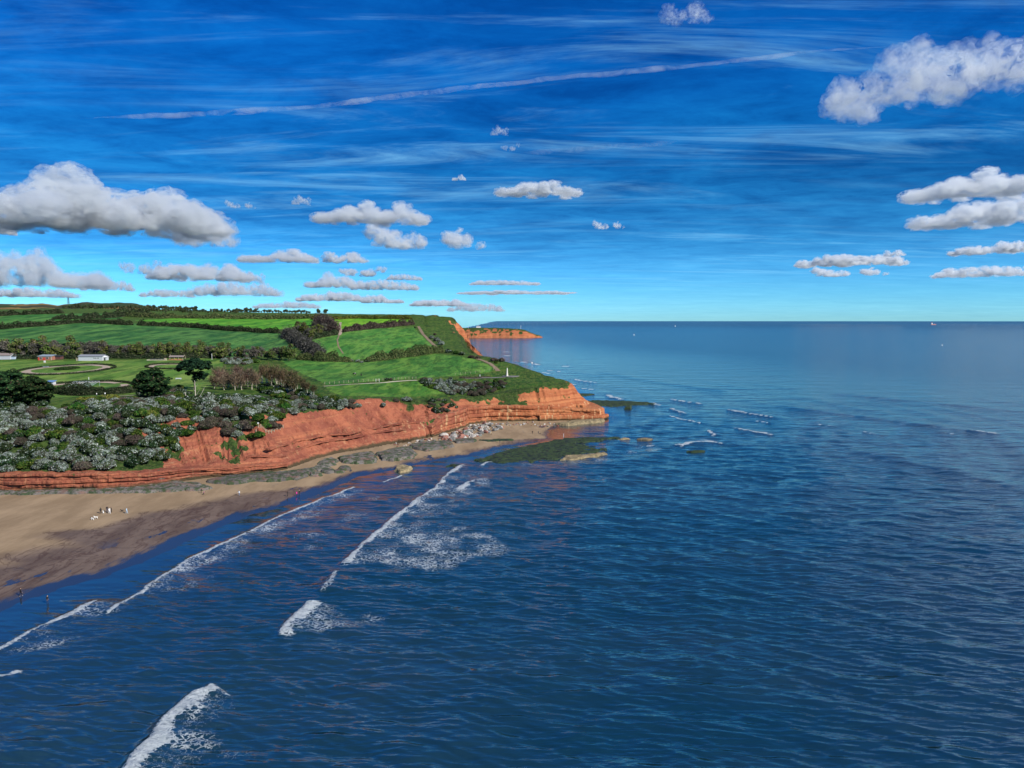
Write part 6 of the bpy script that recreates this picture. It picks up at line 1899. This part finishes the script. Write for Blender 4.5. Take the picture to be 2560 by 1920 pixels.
# ================================================================== CLOUDS
def cloud_mat(name, dens, aniso=.25, lo=.40, hi=.60, sc=13.0):
    m, nt = new_mat(name)
    tcx = nt.n('ShaderNodeTexCoord')
    ob_ = nt.n('ShaderNodeMapping', {'Vector': tcx.outputs['Object'], 'Scale': (1, 1, 1)})
    n_ = nt.noise(ob_.outputs[0], sc, 6, .66, .6)
    dn = nt.math('MULTIPLY', nt.sstep(n_, lo, hi), dens * 2.0)
    v = nt.n('ShaderNodeVolumePrincipled', {'Color': (.90, .93, .95), 'Density': dn, 'Anisotropy': aniso})
    finish(nt, None, v)
    return m
def cloud_mesh(seed, kind):
    r = np.random.default_rng(seed)
    sp = []
    if kind == 'heap':
        hum = [(r.uniform(-.38, .38), r.uniform(.10, .20), r.uniform(.55, 1.0)) for _ in range(5)]
        for i in range(150):
            x = r.uniform(-.5, .5); y = r.normal(0, .14)
            top = max(a * math.exp(-((x - c) / w) ** 2) for c, w, a in hum) * (1 - (2 * x) ** 6) * (1 - min(1, (abs(y) / .34) ** 2) * .8)
            top = max(top, .10)
            z = r.uniform(0, 1) ** .6 * top * .30
            sp.append((x * .95, y, z, r.uniform(.030, .075) * (1.15 - .45 * z / .3)))
    elif kind == 'flat':
        for i in range(130):
            x = r.uniform(-.5, .5); y = r.normal(0, .13)
            z = r.uniform(0, .09) * (1 - (2 * x) ** 4)
            sp.append((x, y, z, r.uniform(.018, .045)))
    elif kind == 'bank':
        for i in range(190):
            x = r.uniform(-.5, .5); y = r.normal(0, .15)
            z = .03 + .07 * (x + .5) + r.uniform(0, .10) * (1 - (2 * x) ** 4)
            sp.append((x, y, z, r.uniform(.025, .060)))
    else:                               # torn
        for k in range(9):
            cx_, cy__, cz = r.uniform(-.42, .42), r.normal(0, .12), r.uniform(.02, .16)
            for i in range(13):
                sp.append((cx_ + r.normal(0, .06), cy__ + r.normal(0, .05), cz + r.normal(0, .035), r.uniform(.022, .06)))
    iv, if_ = ICO2
    V = np.concatenate([iv * s[3] + np.array(s[:3]) for s in sp]); F = np.concatenate([if_ + i * len(iv) for i in range(len(sp))])
    ob = bpy.data.objects.new('c', mesh_np('c', V, F)); COL.objects.link(ob)
    md = ob.modifiers.new('r', 'REMESH'); md.mode = 'VOXEL'; md.voxel_size = .015 if kind == 'heap' else .0125
    dg = bpy.context.evaluated_depsgraph_get()
    me = bpy.data.meshes.new_from_object(ob.evaluated_get(dg)); me.name = 'cloud'
    bpy.data.objects.remove(ob)
    n = len(me.vertices)
    co = np.empty(n * 3, np.float32); no = np.empty(n * 3, np.float32)
    me.vertices.foreach_get('co', co); me.vertices.foreach_get('normal', no)
    co = co.reshape(-1, 3).astype(float); no = no.reshape(-1, 3)
    q = co * 16
    d = fbm(q[:, 0] + q[:, 2] * .8, q[:, 1] - q[:, 2] * .6, 4, .62, seed) + .7 * fbm(q[:, 2] * 1.3 + 9, q[:, 0] * .9 + q[:, 1], 4, .62, seed + 3)
    co = co + no * (d * .030)[:, None]
    base = .012 * fbm(co[:, 0] * 14, co[:, 1] * 14, 3, .6, seed + 5)
    co[:, 2] = np.where(co[:, 2] < .01 + base, (.01 + base) + (co[:, 2] - .01 - base) * .25, co[:, 2])
    me.vertices.foreach_set('co', co.astype(np.float32).ravel())
    me.update()
    fr = me.copy(); fr.name = 'fringe'                 # the thin torn skin round the dense heart
    me.vertices.foreach_get('normal', (no2 := np.empty(n * 3, np.float32))); no2 = no2.reshape(-1, 3)
    q = co * 24
    d2 = fbm(q[:, 0] - q[:, 2], q[:, 1] + q[:, 2] * .7, 3, .6, seed + 8)
    fo = co + no2 * (.020 + .022 * d2)[:, None] * np.where(no2[:, 2:3] < -.3, .5, 1)
    fr.vertices.foreach_set('co', fo.astype(np.float32).ravel()); fr.update()
    return me, fr
CM = {k: [cloud_mesh(3000 + 17 * i + len(k), k) for i in range(n)] for k, n in (('heap', 6), ('flat', 4), ('torn', 4), ('bank', 1))}
BASE = 950.0
_cm = {}
def cloud(px, py, w, h, kind, var, label, dens=1.0, flip=1, rot=0.0, depth=.75):
    """px, py: middle of the base in the picture; w, h: size in the picture"""
    c = at_z(np.array([px * 1.]), np.array([py * 1.]), BASE)[0]
    dist = float(np.hypot(c[0], c[1]))
    W_ = w / FOC * dist * .93; H_ = h / FOC * dist * .86
    src, fri = CM[kind][var % len(CM[kind])]
    zmax = {'heap': .33, 'flat': .13, 'torn': .23, 'bank': .27}[kind]
    # optical depth: about twelve mean free paths through the middle
    key = round(math.log2(max(H_, 60.)), 0), dens, kind
    if key not in _cm:
        _cm[key] = cloud_mat('cloud_air', 6.5 * dens / 2 ** key[0], .25, *{'heap': (.43, .66, 17.0), 'flat': (.44, .68, 20.0), 'torn': (.44, .68, 14.0), 'bank': (.47, .70, 10.0)}[kind])
    az = -math.atan2(c[0], c[1])
    o = link('cloud', src, None, None, (c[0], c[1], BASE), az + rot, (W_ * flip, W_ * depth, H_ / zmax), label=label, category='cloud')
    if len(src.materials) == 0:
        src.materials.append(_cm[key])
    o.material_slots[0].link = 'OBJECT'
    o.material_slots[0].material = _cm[key]
    k2 = key + ('f',)
    if k2 not in _cm:
        _cm[k2] = cloud_mat('cloud_fringe', 2.6 * dens / 2 ** key[0], .25, .44, .64, 26.0)
    f = link('fringe', fri, None, o)
    if len(fri.materials) == 0:
        fri.materials.append(_cm[k2])
    f.material_slots[0].link = 'OBJECT'
    f.material_slots[0].material = _cm[k2]
    return o
for a in [
    (225, 574, 590, 150, 'heap', 0, 'huge grey and white heaped cloud at the left edge', 1.3), (500, 612, 190, 70, 'torn', 0, 'torn grey wisps right below the huge left cloud', .5),
    (110, 715, 260, 98, 'heap', 1, 'white heaped cloud low at the far left', 1.0), (505, 700, 230, 56, 'heap', 2, 'rounded white cloud above the left hills', 1.0), (270, 726, 110, 26, 'flat', 0, 'small flat cloud under the low left heap', .7),
    (350, 684, 90, 30, 'torn', 1, 'small grey torn cloud between the two low left heaps', .6), (930, 557, 280, 66, 'heap', 3, 'bright domed cloud left of centre', 1.0), (1060, 620, 260, 56, 'torn', 2, 'grey ragged cloud below the bright domed one', .9),
    (1345, 487, 215, 44, 'heap', 4, 'white cloud with two humps near the middle of the sky', 1.0), (1148, 451, 36, 20, 'heap', 5, 'tiny white puff left of the two-humped cloud', .8), (760, 512, 70, 20, 'torn', 3, 'faint small puff left of the domed cloud', .4),
    (700, 655, 190, 42, 'heap', 5, 'low broken cloud with a small white tower', .8), (850, 655, 150, 26, 'torn', 0, 'low torn cloud right of the white tower', .7), (830, 718, 130, 44, 'heap', 0, 'bright small heap low in the middle left', 1.0), (960, 724, 170, 26, 'flat', 1, 'long flat grey cloud low over the ridge', .8),
    (590, 738, 210, 34, 'flat', 2, 'flat bank of cloud above the far wood', .8), (830, 752, 170, 22, 'flat', 3, 'thin cloud bank just above the ridge', .8), (955, 757, 110, 26, 'heap', 1, 'small bright heap just above the ridge end', 1.0), (1190, 778, 150, 22, 'flat', 0, 'thin pale bank above the far red cliff', .7),
    (1100, 765, 150, 24, 'heap', 2, 'little heaped cloud left of the far red cliff', .8), (1260, 712, 180, 12, 'flat', 1, 'thin dark streak of cloud left of centre', .7), (1290, 735, 290, 9, 'flat', 2, 'long thin dark streak low over the sea', .7),
    (2400, 248, 520, 140, 'bank', 0, 'big ragged grey cloud at the upper right edge', .45), (2480, 488, 330, 72, 'heap', 3, 'grey white cloud at the right edge', .9), (2480, 560, 310, 68, 'heap', 4, 'white domed cloud low at the right edge', .9),
    (2125, 664, 240, 26, 'flat', 0, 'flat dark based cloud over the right of the sea', 1.0), (2120, 690, 140, 20, 'torn', 2, 'thin scraps under the flat dark based cloud', .6), (2510, 632, 200, 22, 'flat', 3, 'flat cloud low at the right edge', 1.0), (2480, 690, 230, 22, 'flat', 1, 'thin grey streak lowest at the right edge', .9),
    (1255, 338, 70, 20, 'torn', 3, 'small white wisp high in the middle', .35), (1275, 376, 50, 16, 'torn', 1, 'second small wisp below the high one', .3), (1700, 50, 170, 40, 'torn', 0, 'faint wispy cloud at the top of the sky', .16), (1520, 572, 70, 20, 'torn', 2, 'small faint puff over the open sea', .4),
    (80, 742, 170, 20, 'flat', 2, 'thin pale cloud bank lowest at the far left', .7), (420, 742, 120, 18, 'flat', 0, 'small pale bank just above the far wood', .7), (640, 708, 90, 26, 'torn', 3, 'small torn cloud between the low left heaps', .7), (905, 690, 120, 22, 'torn', 1, 'thin torn cloud under the low tower', .6), (720, 770, 160, 16, 'flat', 3, 'faint bank of cloud touching the ridge', .6), (1010, 700, 90, 16, 'flat', 1, 'small grey streak right of the bright small heap', .7), (600, 520, 60, 16, 'torn', 2, 'faint shred of cloud right of the huge left cloud', .35), (2230, 640, 60, 14, 'torn', 0, 'small scrap of cloud right of the flat dark based one', .5),
    (-20, 585, 90, 40, 'heap', 5, 'small dark cloud under the huge left cloud at the edge', .9)]:
    cloud(a[0], a[1], a[2], a[3], a[4], a[5], a[6], a[7])


# the long vapour trail high across the sky
def trail(pts, alt, wpx, dens, label, seed):
    P = at_z([p[0] for p in pts], [p[1] for p in pts], alt)
    seg = np.linalg.norm(np.diff(P, axis=0), axis=1); cum = np.concatenate([[0], np.cumsum(seg)])
    t = np.linspace(0, cum[-1], 160)
    Q = np.stack([np.interp(t, cum, P[:, k]) for k in range(3)], 1)
    d_ = np.linalg.norm(Q[:, :2], axis=1)
    rad = wpx / FOC * d_ * .5 * (1 + .5 * fbm(t / 900., t * 0, 3, .6, seed)) * np.clip(np.minimum(t, cum[-1] - t) / (cum[-1] * .12), .12, 1)
    Q[:, 2] += 60 * fbm(t / 1500., t * 0 + 3, 3, .6, seed + 1)
    c = Q[80].copy()
    m, nt = new_mat('vapour')
    nz = nt.noise(nt.pos((.0011, .0011, .0022)), 1.0, 6, .7, .8)
    v = nt.n('ShaderNodeVolumePrincipled', {'Color': (.95, .98, 1.0), 'Density': nt.math('MULTIPLY', nt.sstep(nz, .30, .66), dens), 'Anisotropy': .2})
    finish(nt, None, v)
    MB().tube(Q - c, rad, 10).build('vapour_trail', m, None, True, loc=tuple(c), label=label, category='vapour trail')
trail([(200, 297), (420, 290), (640, 278), (800, 266), (1010, 238), (1300, 205), (1700, 165), (2060, 128), (2260, 108)], 8000., 12, .002, 'long thin white vapour trail across the upper sky', 5)
trail([(1300, 384), (1480, 372), (1700, 352)], 8000., 12, .0005, 'short faint vapour trail in the middle of the sky', 6)
